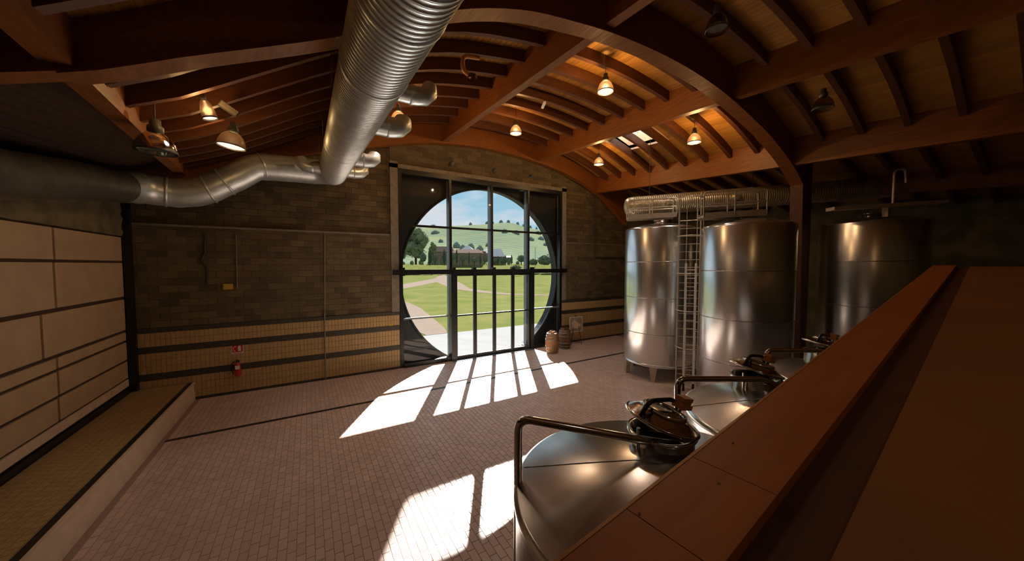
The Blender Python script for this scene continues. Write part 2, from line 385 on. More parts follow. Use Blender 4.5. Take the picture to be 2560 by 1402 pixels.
stuff(fb.build('brick_field', 'brick', wf))
# tiled dado with dark bands
for x0, x1 in ((XL, 2.84), (10.41, XR)):
    for z0, z1 in ((0, .07), (.70, .87), (1.43, 1.60), (1.98, 2.10)):
        MB().box(x0, x1, W-.035, W+.012, z0, z1).build('dark_band', 'band', wf)
    MB().box(x0, x1, W-.005, W+.012, .07, 1.98).build('grout_bed', 'grout', wf)
tc_ = []
for x0, x1 in ((XL, 2.84), (10.41, XR)):
    for z0, z1, nr in ((.07, .70, 3), (.87, 1.43, 3), (1.60, 1.98, 2)):
        h = (z1-z0)/nr; x = x1 if x0 < 0 else x0
        while (x > x0+.02) if x0 < 0 else (x < x1-.1):
            a = x-.1 if x0 < 0 else x
            for r_ in range(nr): tc_.append((a, z0+r_*h, h))
            x += -.1 if x0 < 0 else .1
tc_.sort(key=lambda c: abs(c[0]-2.8) if c[0] < 5 else 99)
tb = MB(); tmm = {}
for n_, (a, z, h) in enumerate(tc_):
    if n_ < 300:
        k = round(h, 3)
        if k not in tmm: tmm[k] = MB().cbox(.003, .097, 0, .02, .003, k-.003, .003).mesh('wall_tile', 'tile')
        link('wall_tile', tmm[k], wf, (a, W-.02, z))
    else: tb.cbox(a+.003, a+.097, W-.02, W, z+.003, z+h-.003, .003)
stuff(tb.build('wall_tile_field', 'tile', wf))
# right and back walls, mezzanine soffit stays out of view
struct(MB().box(XR, XR+.3, YB, W+.3, 0, 9.5).build('wall_right', 'rough'))
struct(MB().box(XL-.3, XR+.3, YB-.3, YB, 0, 9.5).build('wall_back', 'rough'))

# ------------------------------------------------------------------ window
win = sempty('window_1')
def wbox(name, m, x0, x1, z0, z1, y0=-.06, y1=.06, par=None): return MB().box(x0, x1, W+y0, W+y1, z0, z1).build(name, m, par or win)
wbox('jamb', 'black', 2.85, 2.98, 0, 7.27, -.04, .12); wbox('jamb', 'black', 10.27, 10.40, 0, 7.27, -.04, .12)
wbox('frame_head', 'black', 2.98, 10.27, 7.10, 7.27, -.04, .12)
wbox('sill', 'black', 2.98, 4.80, .0, .16, -.10, .12); wbox('sill', 'black', 8.72, 10.27, .0, .14, -.10, .12)
wbox('transom', 'black', 2.62, 10.62, 3.44, 3.62, -.16, .08)
for x, zb, m_ in ((4.83, 0, 'greysteel'), (6.66, 3.62, 'greysteel'), (8.50, 0, 'greysteel')):
    wbox('mullion', m_, x-.045, x+.045, zb, 7.10, .085, .30); wbox('mullion', 'black', x-.05, x+.05, 3.62, 7.1, -.03, .08)
wbox('mullion_foot', 'greysteel', 8.38, 8.62, 0, .16, .09, .36)
for x0, x1 in ((2.98, 4.78), (4.88, 6.61), (6.71, 8.45), (8.55, 10.27)):
    wbox('glazing_bar', 'black', x0, x1, 5.21, 5.29, -.03, .06)
    wbox('pane', 'glass', x0, x1, 5.29, 7.10, .01, .02); wbox('pane', 'glass', x0, x1, 3.62, 5.21, .01, .02)
wbox('glazing_bar', 'greysteel', 2.98, 4.80, 1.77, 1.83, -.04, .06); wbox('glazing_bar', 'greysteel', 8.72, 10.27, 1.77, 1.83, -.04, .06)
for x0, x1 in ((2.98, 4.80), (8.72, 10.27)):
    wbox('pane', 'glass', x0, x1, .15, 1.77, .01, .02); wbox('pane', 'glass', x0, x1, 1.83, 3.44, .01, .02)
wbox('door_post', 'black', 4.79, 5.02, 0, 3.44, -.16, .07); wbox('door_post', 'black', 8.56, 8.73, 0, 3.44, -.16, .07)
for x in (2.95, 4.9, 5.78, 6.68, 7.62, 8.64): wbox('transom_bracket', 'black', x-.07, x+.07, 3.40, 3.70, -.19, -.02)
wbox('threshold', 'greysteel', 4.8, 8.75, 0, .02, -.3, .08)
xs = [5.02, 5.85, 6.75, 7.66, 8.56]
for i in range(4):
    d = sempty('door_%d' % (i+1)); x0, x1 = xs[i], xs[i+1]
    wbox('stile', 'black', x0, x0+(.07 if i else .05), .02, 3.44, -.08, .0, d); wbox('stile', 'black', x1-.07, x1, .02, 3.44, -.08, .0, d)
    wbox('bottom_rail', 'black', x0+.05, x1-.07, .02, .16, -.08, 0, d); wbox('top_rail', 'black', x0+.05, x1-.07, 3.36, 3.44, -.08, 0, d)
    wbox('glazing_bar', 'black', x0+.05, x1-.07, 1.75, 1.81, -.08, -.01, d)
    wbox('pane', 'glass', x0+.05, x1-.07, .16, 1.75, -.045, -.037, d); wbox('pane', 'glass', x0+.05, x1-.07, 1.81, 3.36, -.045, -.037, d)
# outer wall plate with the round opening
PX, PZ, PR = 6.68, 3.29, 3.74; ya, yb_ = W+.36, W+.80
b = MB(); N = 96; vs = []; fs = []
a0 = math.asin(-PZ/PR); angs = [a0+(math.pi-2*a0)*i/N for i in range(N+1)]
def outer(a):
    dx, dz = math.cos(a), math.sin(a); k = 1e9
    if dx > 1e-6: k = min(k, (11.3-PX)/dx)
    if dx < -1e-6: k = min(k, (2.0-PX)/dx)
    if dz > 1e-6: k = min(k, (8.3-PZ)/dz)
    if dz < -1e-6: k = min(k, (0-PZ)/dz)
    return (PX+dx*k, PZ+dz*k)
for a in angs:
    ix, iz = PX+PR*math.cos(a), PZ+PR*math.sin(a); ox, oz = outer(a)
    vs += [(ix, ya, iz), (ox, ya, oz), (ix, yb_, iz), (ox, yb_, oz)]
for i in range(N):
    k = i*4; fs += [(k, k+1, k+5, k+4), (k+2, k+6, k+7, k+3), (k, k+4, k+6, k+2)]
b.add(vs, fs); plate = b.build('wall_outer', 'navy'); struct(plate)
rg = MB()
rg.tube([(PX+(PR-.03)*math.cos(a), ya-.02, PZ+(PR-.03)*math.sin(a)) for a in angs], .05, 6); rg.build('opening_rim', 'navy', plate)
# corner fills of the outer wall (above and beside)
MB().box(XL-.3, 2.05, W+.36, W+.8, 0, 9.9).box(11.28, XR+.3, W+.36, W+.8, 0, 9.9).box(2.0, 11.3, W+.36, W+.8, 8.28, 9.9).box(1.9, 2.9, W+.34, W+.362, 0, 7.4).build('outer_masonry', 'conc', plate)

# ------------------------------------------------------------------ ceiling
ceil = sempty('ceiling')
SKYL = [(10.15, 11.15, 7.72, 9.46), (2.25, 3.1, 8.85, 9.75)]
def inhole(x0, x1, y0, y1):
    for a, c, d, e in SKYL:
        if x1 > a+.01 and x0 < c-.01 and y1 > d+.01 and y0 < e-.01: return True
    return False
xs = []; x = XL
while x < XR:
    xs.append(x); x += .14
xs.append(XR)
for x0, x1 in zip(xs[:-1], xs[1:]):
    segs = [(YB, W+.1)]
    for a, c, d, e in SKYL:
        if x1 > a and x0 < c: segs = [(YB, d), (e, W+.1)]
    for y0, y1 in segs:
        g = .004; ht = .025
        p = [(x0+g, y0, bz(x0, y0)), (x1-g, y0, bz(x1, y0)), (x1-g, y1, bz(x1, y1)), (x0+g, y1, bz(x0, y1))]
        MB().hexa([*p, *[(q[0], q[1], q[2]+ht) for q in p]]).build('plank', 'plank' if x0 > -1.95 else 'shadeplank', ceil)
dx = sorted(set([XL-.3, XR+.3]+[XL+i*.9 for i in range(26)]+[s for k in SKYL for s in k[:2]])); dy = sorted(set([YB-.3, W+.8, NB]+[s for k in SKYL for s in k[2:]]))
b = MB()
for x0, x1 in zip(dx[:-1], dx[1:]):
    for y0, y1 in zip(dy[:-1], dy[1:]):
        if inhole(x0, x1, y0, y1) or x1-x0 < .005: continue
        f = lambda x, y: bz(min(max(x, XL), XR), y)+.06
        p = [(x0, y0, f(x0, y0)), (x1, y0, f(x1, y0)), (x1, y1, f(x1, y1)), (x0, y1, f(x0, y1))]
        b.hexa([*p, *[(q[0], q[1], q[2]+.12) for q in p]])
b.build('roof_deck', 'deck', ceil)
for a, c, d, e in SKYL:
    sk = MB(); zt = max(bz(a, d), bz(c, d), bz(a, e), bz(c, e))+.30
    for (x0, y0), (x1, y1) in (((a, d), (c, d)), ((c, d), (c, e)), ((c, e), (a, e)), ((a, e), (a, d))):
        nx, ny = (y1-y0), -(x1-x0); l = math.hypot(nx, ny); nx, ny = nx/l*.03, ny/l*.03
        sk.hexa([(x0, y0, bz(x0, y0)-.01), (x1, y1, bz(x1, y1)-.01), (x1+nx, y1+ny, bz(x1, y1)-.01), (x0+nx, y0+ny, bz(x0, y0)-.01), (x0, y0, zt), (x1, y1, zt), (x1+nx, y1+ny, zt), (x0+nx, y0+ny, zt)])
    s_ = sk.build('skylight_curb', 'curb', ceil)
    MB().box(a-.03, c+.03, d-.03, e+.03, zt, zt+.01).build('skylight_pane', 'opal', s_)
    for k_ in range(3):
        yy = d+(e-d)*(k_+1)/4; MB().tube(bend([(a, yy, zt-.04), (a+(c-a)*.4, yy+.06, zt-.10), (a+(c-a)*.6, yy-.06, zt-.06), (c, yy, zt-.04)], .1), .008, 5).build('skylight_cable', 'darkpipe', s_)
# arches
def arch(y0, y1, x1, profz, nm='arch'):
    return strip(lin(XL, x1, 90), y0, y1, profz, lambda x, y: bz(x, y)-.002).build(nm, 'beam', ceil)
def haunch(x, y):
    z = prof(x, y); return z
arch(W-.30, W-.02, 14.6, haunch)
arch(NB-.14, NB+.14, 13.35, haunch)
arch(-3.4, -3.12, 13.35, haunch)
strip(lin(-1.75, 13.35, 60), NB-.17, NB+.17, lambda x, y: prof(x, y)-.03, lambda x, y: prof(x, y)+.0).build('arch_flange', 'beam', ceil)
struct(MB().hexa([(13.35, NB-.16, 0), (13.75, NB-.16, 0), (13.75, NB+.16, 0), (13.35, NB+.16, 0), (13.05, NB-.16, 6.4), (13.75, NB-.16, 7.2), (13.75, NB+.16, 7.2), (13.05, NB+.16, 6.4)]).build('trim_3', 'groove'))  # arch leg in darker wood than the arches, its fade into shade painted
# purlins
PUR = [(-1.78, -2.85), (.75, .75), (4.66, 4.52), (9.0, 8.85), (12.42, 12.5)]   # x at near arch, x at far arch
def px_(k, y): t = (y-NB)/(W-NB); a, c = PUR[k]; return a+(c-a)*t
def purlin(k, y0, y1, off=.06, wd=.20):
    x0, x1 = px_(k, y0), px_(k, y1); pts = []
    for x, y in ((x0, y0), (x1, y1)):
        pts.append((x, y))
    def P(x, y, s, top): return (x+s*wd/2, y, bz(x+s*wd/2, y)-.002 if top else prof(x, y)+off)
    MB().hexa([P(x0, y0, -1, 0), P(x0, y0, 1, 0), P(x1, y1, 1, 0), P(x1, y1, -1, 0), P(x0, y0, -1, 1), P(x0, y0, 1, 1), P(x1, y1, 1, 1), P(x1, y1, -1, 1)]).build('purlin', 'beam', ceil)
for k in range(5):
    purlin(k, NB+.14, W-.30); purlin(k, -3.1, NB-.14)
# outer purlin in the right aisle
for y0, y1 in ((NB+.14, W), (-3.4, NB-.14)):
    MB().hexa([(16.2, y0, bz(16.2, y0)-.6), (16.42, y0, bz(16.2, y0)-.6), (16.42, y1, bz(16.2, y1)-.6), (16.2, y1, bz(16.2, y1)-.6), (16.2, y0, bz(16.2, y0)), (16.42, y0, bz(16.2, y0)-.04), (16.42, y1, bz(16.2, y1)-.04), (16.2, y1, bz(16.2, y1))]).build('purlin', 'beam', ceil)
# rafters
SP = (W-.16-NB)/10
ry = [NB+SP*i for i in range(1, 10)]+[NB-SP*i for i in range(1, 9)]
for y in ry:
    bs = [XL]+[px_(k, y) for k in range(5)]+[16.2, XR]
    for i in range(len(bs)-1):
        a = bs[i]+(0 if i == 0 else .11); c = bs[i+1]-(.0 if i == len(bs)-2 else (.0 if i == 5 else .11))
        if i == 6: a += .12
        if i == 0: continue
        n_ = max(2, int((c-a)/.45))
        strip(lin(a, c, n_), y-.06, y+.06, lambda x, yy: bz(x, yy)-.27, lambda x, yy: bz(x, yy)-.002).build('rafter', 'rafter', ceil)

# ------------------------------------------------------------------ big tanks
def big_tank(x, y, r, zt, zb, label, seams, face):
    t = thing('steel_tank', label, 'tank', (x, y, 0), face, 'tall steel tanks')
    MB().lathe([(r*.15, zb-.06), (r*.9, zb-.03), (r-.01, zb), (r, zb+.02), (r, zt-.04), (r-.015, zt), (r-.05, zt+.02)], 96).build('body', 'steel', t)
    MB().lathe([(r-.05, zt+.02), (r*.6, zt+.13), (r*.25, zt+.2), (.001, zt+.21)], 64).build('dome', 'steeltop', t)
    for z in seams:
        MB().lathe([(r, z-.012), (r+.006, z-.006), (r+.006, z+.006), (r, z+.012)], 96).build('weld_seam', 'seam', t)
    MB().lathe([(r, zb-.02), (r+.012, zb), (r+.012, zb+.05), (r, zb+.06)], 96).build('base_ring', 'steel', t)
    for k in range(6):
        a = 2*math.pi*k/6+.2; c, s = math.cos(a), math.sin(a); rr = r-.07
        def q(u, v, z): return (c*(rr+u)-s*v, s*(rr+u)+c*v, z)
        MB().hexa([q(-.07, -.05, 0), q(.05, -.05, 0), q(.05, .05, 0), q(-.07, .05, 0), q(-.1, -.13, zb+.02), q(.06, -.13, zb+.02), q(.06, .13, zb+.02), q(-.1, .13, zb+.02)]).build('leg', 'galvd', t)
    if zt > 4.9: MB().lathe([(.22, zt+.15), (.22, zt+.28), (.25, zt+.28), (.25, zt+.31), (0.001, zt+.34)], 24).build('manhole', 'steel2', t)
    if zt < 4.9: MB().box(-.25, -.17, .2, .28, zt+.05, zt+.2).build('bracket', 'rail', t)
    return t
big_tank(10.5, 7.5, 1.15, 5.02, .5, 'tall brushed steel tank on tapered legs, nearest the round window', (1.55, 2.72, 3.9), .3)
big_tank(9.82, 4.48, 1.03, 4.80, .40, 'tall brushed steel tank between the caged ladder and the black gap', (1.35, 2.45, 3.65), 1.0)
big_tank(14.75, 3.3, 1.2, 5.05, .45, 'tall brushed steel tank rising behind the wooden parapet, rightmost', (1.4, 2.6, 3.9), .5)

# walkway over the tanks
def dlerp(p0, p1, px):   # point on the walkway's plan line seen at fraction
    return p0+(p1-p0)*px
def walk(label, P0, P1, z0, z1, back=.55, posts=3, hr=.85, nm='tank_walkway'):
    P0 = Vector(P0); P1 = Vector(P1); d = (P1-P0).normalized(); nrm = Vector((d.y, -d.x, 0)); nrm = nrm if nrm.dot(Vector((.6, .8, 0))) > 0 else -nrm
    t = thing(nm, label, 'walkway', (P0.x, P0.y, z0))
    o = Vector((P0.x, P0.y, z0)); A = Vector((P0.x, P0.y, z0))-o; B = Vector((P1.x, P1.y, z1))-o; n2 = nrm*back
    MB().hexa([A, B, B+n2, A+n2, A+Vector((0, 0, .03)), B+Vector((0, 0, .03)), B+n2+Vector((0, 0, .03)), A+n2+Vector((0, 0, .03))]).build('deck', 'rail', t)
    for off in (Vector(), n2):
        MB().hexa([A+off-nrm*.01+Vector((0, 0, -.05)), B+off-nrm*.01+Vector((0, 0, -.05)), B+off+nrm*.01+Vector((0, 0, -.05)), A+off+nrm*.01+Vector((0, 0, -.05)),
                   A+off-nrm*.01+Vector((0, 0, .10)), B+off-nrm*.01+Vector((0, 0, .10)), B+off+nrm*.01+Vector((0, 0, .10)), A+off+nrm*.01+Vector((0, 0, .10))]).build('toe_board', 'rail', t)
        up = Vector((0, 0, hr)); r_ = .017
        MB().tube(bend([A+off, A+off+up, B+off+up, B+off], .07), r_, 8).build('handrail', 'rail', t)
        MB().tube([A+off+up*.52, B+off+up*.52], r_*.8, 8).build('mid_rail', 'rail', t)
        for k in range(1, posts-1):
            p = A.lerp(B, k/(posts-1))+off; MB().tube([p, p+up], r_, 8).build('post', 'rail', t)
    return t
walk('short railed walkway above the tank nearest the window', (8.88, 7.51, 0), (9.92, 6.52, 0), 5.31, 5.35, .5, 3, .55)
walk('longer railed walkway above the tank beside the caged ladder', (8.70, 4.98, 0), (9.80, 4.03, 0), 5.03, 5.08, .42, 3, .60)
# isolated gantry plank over the last tank
g = thing('gantry_plank', 'pale steel plank with a bent post above the rightmost tank', 'gantry', (12.85, 3.73, 5.35))
a = Vector((0, 0, 0)); b2 = at(2357, 505, 9.3)-at(2075, 523, 9.6); b2 = Vector(b2)
bb = MB(); bb.bar(a, b2, .30, .09); g.location = at(2075, 523, 9.6); bb.build('plank', 'rail', g)
pm = at(2232, 512, 9.45)-at(2075, 523, 9.6)
MB().tube(bend([pm, pm+Vector((0, 0, .95)), pm+Vector((.22, -.16, .98)), pm+Vector((.24, -.18, .6))], .1), .03, 8).build('bent_post', 'rail', g)
MB().bar(pm+Vector((-.15, .1, -.05)), pm+Vector((-.15, .1, -.33)), .12).build('bracket', 'galvd', g)

# caged ladder
lad = thing('caged_ladder', 'tall caged ladder of thin steel rungs between the first two tanks', 'ladder', (9.9, 6.07, 0), -.93)
Hh = 5.95
# local x runs across the ladder, local -y faces the hall
for s in (-.29, .29): MB().tube([(s, 0, 0), (s, 0, Hh)], .022, 8).build('side_rail', 'rail', lad)
z = .2
rm = MB().tube([(-.29, 0, 0), (.29, 0, 0)], .013, 6).mesh('rung', 'rail')
while z < Hh-.7: link('rung', rm, lad, (0, 0, z)); z += .235
def hoop(z): return [(-.29, 0, z)]+[(-.29+.0+.29-.36*math.cos(t), -.36*math.sin(t)*1.6-.03, z) for t in lin(.25, math.pi-.25, 12)]+[(.29, 0, z)]
for k in range(5):
    MB().tube(hoop(1.35+k*1.1), .014, 6).build('cage_hoop', 'rail', lad)
for t in (.45, 1.2, 1.95, 2.7):
    MB().tube([(-.36*math.cos(t), -.36*math.sin(t)*1.6-.03, 1.35), (-.36*math.cos(t), -.36*math.sin(t)*1.6-.03, 5.75)], .01, 6).build('cage_bar', 'rail', lad)
al = thing('aluminium_ladder', 'pale aluminium ladder leaning in front of the caged ladder', 'ladder', (9.72, 5.9, 0), -.93)
for s in (-.13, .13):
    MB().box(s-.03, s+.03, -.02, .02, .25, 3.85).build('side_rail', 'alu', al); MB().box(s-.032, s+.032, -.022, .022, 0, .25).build('foot', 'red' if s > 9 else 'black', al)
rm2 = MB().tube([(-.12, 0, 0), (.12, 0, 0)], .014, 6).mesh('rung', 'rail')
for k in range(14): link('rung', rm2, al, (0, 0, .4+k*.25))
for k in range(0): pass

# ------------------------------------------------------------------ ducts
def spiral(name, p0, p1, r, m, par, step=.075, n=40, dh=.012):
    p0 = Vector(p0); p1 = Vector(p1); L_ = (p1-p0).length; t = (p1-p0).normalized(); k = int(L_/step); pts = []; rs = []
    for i in range(k):
        for f, dr in ((0, 0), (.80, 0), (.85, dh), (.94, dh)):
            pts.append(p0+t*L_*(i+f)/k); rs.append(r+dr)
    pts.append(p1); rs.append(r)
    return MB().tube(pts, r, n, rs=rs).build(name, m, par)
du = thing('spiral_duct', 'large ribbed spiral duct under the vault, bending left at the far wall', 'duct')
DX, DZ, DR = .72, CAMH+1.99, .36
def dp(y): return Vector((DX, y, DZ+.066*y))
cuts = [-2.5, 2.9, 4.2, 8.1, 11.45]
for a, c in zip(cuts[:-1], cuts[1:]):
    spiral('duct_section', dp(a), dp(c), DR, 'galv', du, .075)
for y in cuts[1:4]:
    MB().tube([dp(y-.03), dp(y-.02), dp(y+.02), dp(y+.03)], DR, 40, rs=[DR+.005, DR+.02, DR+.02, DR+.005]).build('joint_ring', 'galv', du)
# lobster-back elbow and branch
E0 = dp(11.45); path = [E0, dp(11.66), Vector((.55, 11.92, 6.62)), Vector((.2, 11.98, 6.60)), Vector((-.25, 11.9, 6.58)), Vector((-1.02, 11.8, 6.52))]
MB().tube(path, DR, 36, rs=[DR, DR, DR, DR, DR, DR]).build('elbow', 'galv', du)
br = [Vector((-1.02, 11.8, 6.52)), Vector((-1.2, 11.76, 6.46)), Vector((-1.55, 11.7, 6.17)), Vector((-2.15, 11.7, 5.76)), Vector((-2.42, 11.7, 5.64)), Vector((-2.75, 11.68, 5.58)), Vector((-3.12, 11.6, 5.60)), Vector((-3.38, 11.4, 5.60)), Vector((-3.52, 11.0, 5.53)), Vector((-3.6, 9.4, 5.33)), Vector((-3.62, 7.7, 5.05)), Vector((-3.62, 4.0, 4.7))]
MB().tube(br[:9], DR-.01, 36).build('branch', 'galv', du)
MB().tube(br[8:], DR-.01, 36).build('branch', 'duct_shade', du)
for i, f in ((0, 0), (2, .45), (3, 0), (5, .5), (7, 0)):
    p = br[i].lerp(br[i+1], f); t = (br[i+1]-br[i]).normalized()
    MB().tube([p-t*.03, p-t*.015, p+t*.015, p+t*.03], DR, 36, rs=[DR-.005, DR+.012, DR+.012, DR-.005]).build('joint_ring', 'galv', du)
# stub outlets
def stub(y, s, r=.16):
    c = dp(y); x0 = DX+s*(DR-.06); pts = [Vector((x0, y, c.z)), Vector((x0+s*.30, y, c.z)), Vector((x0+s*.42, y+.02, c.z+.03)), Vector((x0+s*.50, y+.05, c.z+.11)), Vector((x0+s*.52, y+.07, c.z+.22))]
    o = MB().tube(pts, r, 20, rs=[r, r, r, r, r*.8]).build('outlet', 'galv', du)
    MB().tube([pts[0]+Vector((s*.22, 0, 0)), pts[0]+Vector((s*.24, 0, 0)), pts[0]+Vector((s*.28, 0, 0))], r, 20, rs=[r+.004, r+.012, r+.004]).build('outlet_band', 'galv', o)
stub(6.3, 1, .17); stub(9.3, 1, .17); stub(11.2, 1, .16); stub(11.1, -1, .17); stub(4.75, 1, .12)
for y in (5.5, 8.6, 11.0):
    for s in (-1, 1): MB().tube([dp(y)+Vector((s*.37, 0, 0)), Vector((DX+s*.37, y, prof(DX, y)+.5))], .006, 5).build('hanger_rod', 'darkpipe', du)
du.location = (0, 0, 0)

# roof outlet elbow between rafters
el = thing('roof_elbow', 'brown curved pipe elbow hooked under the rafters right of the duct', 'pipe', (3.0, 6.72, 8.0))
MB().tube(bend([(.22, 0, .18), (-.16, 0, .12), (-.14, 0, -.18), (.04, 0, -.26)], .16, 6), .045, 12).build('bent_pipe', 'railedge', el)
MB().lathe([(.10, -.30), (.11, -.24), (.07, -.20)], 16, (.06, 0)).build('mouth', 'rafter', el)

# right duct
rd = thing('dark_duct', 'long dark duct running above the three tall tanks', 'duct')
a, c = at(1562, 518, 12.65), at(2235, 466, 11.35); t = (c-a).normalized()
spiral('duct_section', a+t*.25, c, .35, 'galvd', rd, .07, 32, .005)
MB().tube([a-t*.02, a+t*.03, a+t*.12, a+t*.25], .35, 32, rs=[.12, .26, .33, .35]).build('end_cap', 'galvd', rd)
MB().tube([c, c+t*.55, c+t*1.35], .35, 32, rs=[.35, .27, .07]).build('reducer', 'galvd', rd)
for f in (.17, .42, .68):
    p = a.lerp(c, f); q = Vector((-.62, -.78, .0))
    MB().tube([p+q*.25, p+q*.42, p+q*.50], .15, 16, rs=[.15, .15, .10]).build('outlet', 'galvd', rd)
for f in (.1, .5, .9):
    p = a.lerp(c, f); MB().tube([p+Vector((0, 0, .33)), Vector((p.x, p.y, bz(p.x, p.y)))], .01, 6).build('hanger_rod', 'darkpipe', rd)

# ------------------------------------------------------------------ lamps
def add_spot(t, pw):     # the light the lamp throws down through its mouth
    sd = D.lights.new('bulb_down', 'SPOT'); sd.energy = 54*pw; sd.color = (1, .86, .70); sd.spot_size = R(150); sd.spot_blend = 1; sd.shadow_soft_size = .15
    so_ = D.objects.new('bulb_down', sd); COL.objects.link(so_); so_.parent = t; so_.location = (0, 0, -.01)
    ud = D.lights.new('bulb_up', 'SPOT'); ud.energy = .6*pw; ud.color = (1, .72, .42); ud.spot_size = R(165); ud.spot_blend = 1; ud.shadow_soft_size = .02
    uo = D.objects.new('bulb_up', ud); COL.objects.link(uo); uo.parent = t; uo.location = (0, 0, .45); uo.rotation_euler = (math.pi, 0, 0)
def lamp(label, x, y, z, dia=.37, lit=True, tilt=(0, 0), group='bell lamps hanging under the vault', chrome=False, rod=True, pw=1.0):
    t = thing('bell_lamp', label, 'lamp', (x, y, z), 0, group); t.rotation_euler = (tilt[0], tilt[1], 0)
    r = dia/2; pr_ = [(r, 0), (r*1.0, .03), (r*.93, .1), (r*.75, .18), (r*.5, .235), (r*.32, .25)]
    ribs = MB(); N = 48; vs = []; fs = []
    for (rr, zz) in pr_:
        for j in range(N):
            a = 2*math.pi*j/N; q = rr*(1.0+(.025 if j % 2 else -.01)); vs.append((q*math.cos(a), q*math.sin(a), zz))
    for i in range(len(pr_)-1):
        for j in range(N): fs.append((i*N+j, i*N+(j+1) % N, (i+1)*N+(j+1) % N, (i+1)*N+j))
    ribs.add(vs, fs, True); ribs.build('bell', 'chrome' if chrome else 'bell', t)
    MB().lathe([(r*1.02, -.008), (r*1.05, .0), (r*1.02, .012)], 40).build('rim', 'lampcap', t)
    MB().lathe([(r*.34, .25), (r*.40, .27), (r*.40, .33), (r*.28, .36), (r*.28, .42), (.02, .44)], 20).build('housing', 'lampcap', t)
    if lit:
        MB().lathe([(.001, .012), (r*.96, .012)], 32).build('diffuser', 'glow', t)
        ld = D.lights.new('bulb', 'POINT'); ld.energy = LAMP_W; ld.color = (1, .74, .44); ld.shadow_soft_size = .05
        lo = D.objects.new('bulb', ld); COL.objects.link(lo); lo.parent = t; lo.location = (0, 0, .13)
        ld.energy = LAMP_W*pw
        add_spot(t, pw)
    else:
        MB().lathe([(.001, .05), (r*.9, .05)], 32).build('diffuser', 'lampcap', t)
    if rod:
        h = bz(x, y)-z-.03; MB().tube([(0, 0, .43), (0, 0, h)], .008, 6).build('suspension_rod', 'darkpipe', t)
    return t
def lz(x, y, px, py):
    return None
LP = [('lit bell lamp between the two right purlins, largest right of the duct', 6.30, 6.08, 1513, 240), ('lit bell lamp just right of the skylight', 10.06, 6.10, 1737, 362),
      ('small lit bell lamp left of the skylight, close to the far arch', 10.0, 9.96, 1497, 415), ('lit bell lamp above the round window, between the two middle purlins', 6.0, 9.74, 1290, 340),
      ('lit bell lamp just right of the large duct', 2.09, 9.12, 997, 312), ('lit bell lamp with a wide mouth left of the duct elbow', -1.10, 7.75, 578, 372)]
for lb, x, y, px, py in LP:
    dd = math.hypot(x, y); a = math.atan2(x, y)-YAW; dep = dd*math.cos(a)
    z = CAMH+(662-py)/FPX*dep*1.0
    lamp(lb, x, y, z, .37 if px != 578 else .40, tilt=(0, 0) if px != 578 else (0, .12), rod=px != 578, pw=1.0 if px != 578 else .22)
lamp('small lit lamp between the left rafters, tilted', -1.12, 6.35, 5.85, .17, tilt=(0, -.25), rod=False, pw=.12)
lamp('unlit chrome bell lamp below the leftmost purlin', -1.72, 6.5, 5.33, .42, lit=False, chrome=True)
lamp('unlit dark lamp high in the near bay, at the top edge of the photo', 5.97, 3.27, 7.72, .34, lit=False, rod=False)
lamp('unlit dark lamp in the near bay under the dark purlin', 9.73, 3.01, 7.2, .37, lit=False, rod=False)
fl = thing('strip_light', 'short grey strip light on a rafter between the right purlins', 'lamp', (6.0, 8.2, 8.42), .55)
MB().box(-.22, .22, -.035, .035, 0, .05).build('body', 'alu', fl); MB().box(-.2, .2, -.025, .025, -.012, 0).build('tube_cover', 'white', fl)
fl.rotation_euler = (0, -.1, 1.1)
fl2 = thing('strip_light', 'flat grey panel beside the small tilted lamp on the left', 'lamp', (-.95, 6.6, 6.12), .4)
MB().box(-.12, .12, -.02, .02, -.05, .05).build('body', 'lampcap', fl2); MB().box(-.11, .11, -.026, -.02, -.04, .04).build('tube_cover', 'pipe', fl2); fl2.rotation_euler = (0, .5, .3)
for i, x in enumerate((4.89, 6.75, 8.58)):
    s_ = thing('wall_spotlight', ('left', 'middle', 'right')[i]+' of the three small spotlights on the brick above the window', 'lamp', (x, W+.02, 7.72), 0, 'spotlights above the window')
    MB().box(-.05, .05, -.04, 0, -.05, .07).build('mount', 'lampcap', s_)
    MB().tube([(0, -.04, 0), (0, -.10, .02)], .02, 8).build('arm', 'lampcap', s_)
    MB().tube([(-.0, -.10, .05), (0, -.2, -.03)], .055, 14, rs=[.04, .075]).build('head', 'lampcap', s_)

lamp('added unseen fill lamp behind the camera, lighting the parapet', 2.2, -1.6, 6.4, .37, pw=.2)  # fill light added out of view to brighten the parapet
# ------------------------------------------------------------------ wall fittings
def conduit(label, pts, r, m): return tag(MB().tube(pts, r, 8).build('wall_conduit', m), label, 'conduit')
conduit('thin grey conduit beside the yellow junction box', [(-1.79, W-.02, 3.12), (-1.77, W-.02, 4.70)], .014, 'pipe')
conduit('long thin conduit down the brick and tiles, left of the window', [(.42, W-.06, .05), (.44, W-.06, 2.0), (.50, W-.03, 4.82)], .018, 'pipe')
conduit('black cable with a kink, leftmost on the brick wall', bend([(-2.46, W-.02, 4.66), (-2.48, W-.02, 4.1), (-2.58, W-.025, 3.95), (-2.44, W-.02, 3.7), (-2.46, W-.02, 3.26)], .08), .022, 'darkpipe')
conduit('black pipe loop on the brick right of the window', bend([(14.7, W-.04, 6.2), (14.7, W-.04, 7.5), (12.56, W-.04, 7.45), (12.56, W-.04, 4.16), (14.75, W-.04, 4.16), (14.9, W-.04, 2.2)], .1), .03, 'darkpipe')
jb = thing('junction_box', 'small yellowish junction box on the brick wall', 'box', (-1.99, W-.01, 3.17))
MB().box(-.11, .11, -.05, 0, -.08, .08).build('case', 'yellow', jb); MB().box(-.10, .10, -.056, -.05, -.07, .07).build('cover', 'yellow', jb)
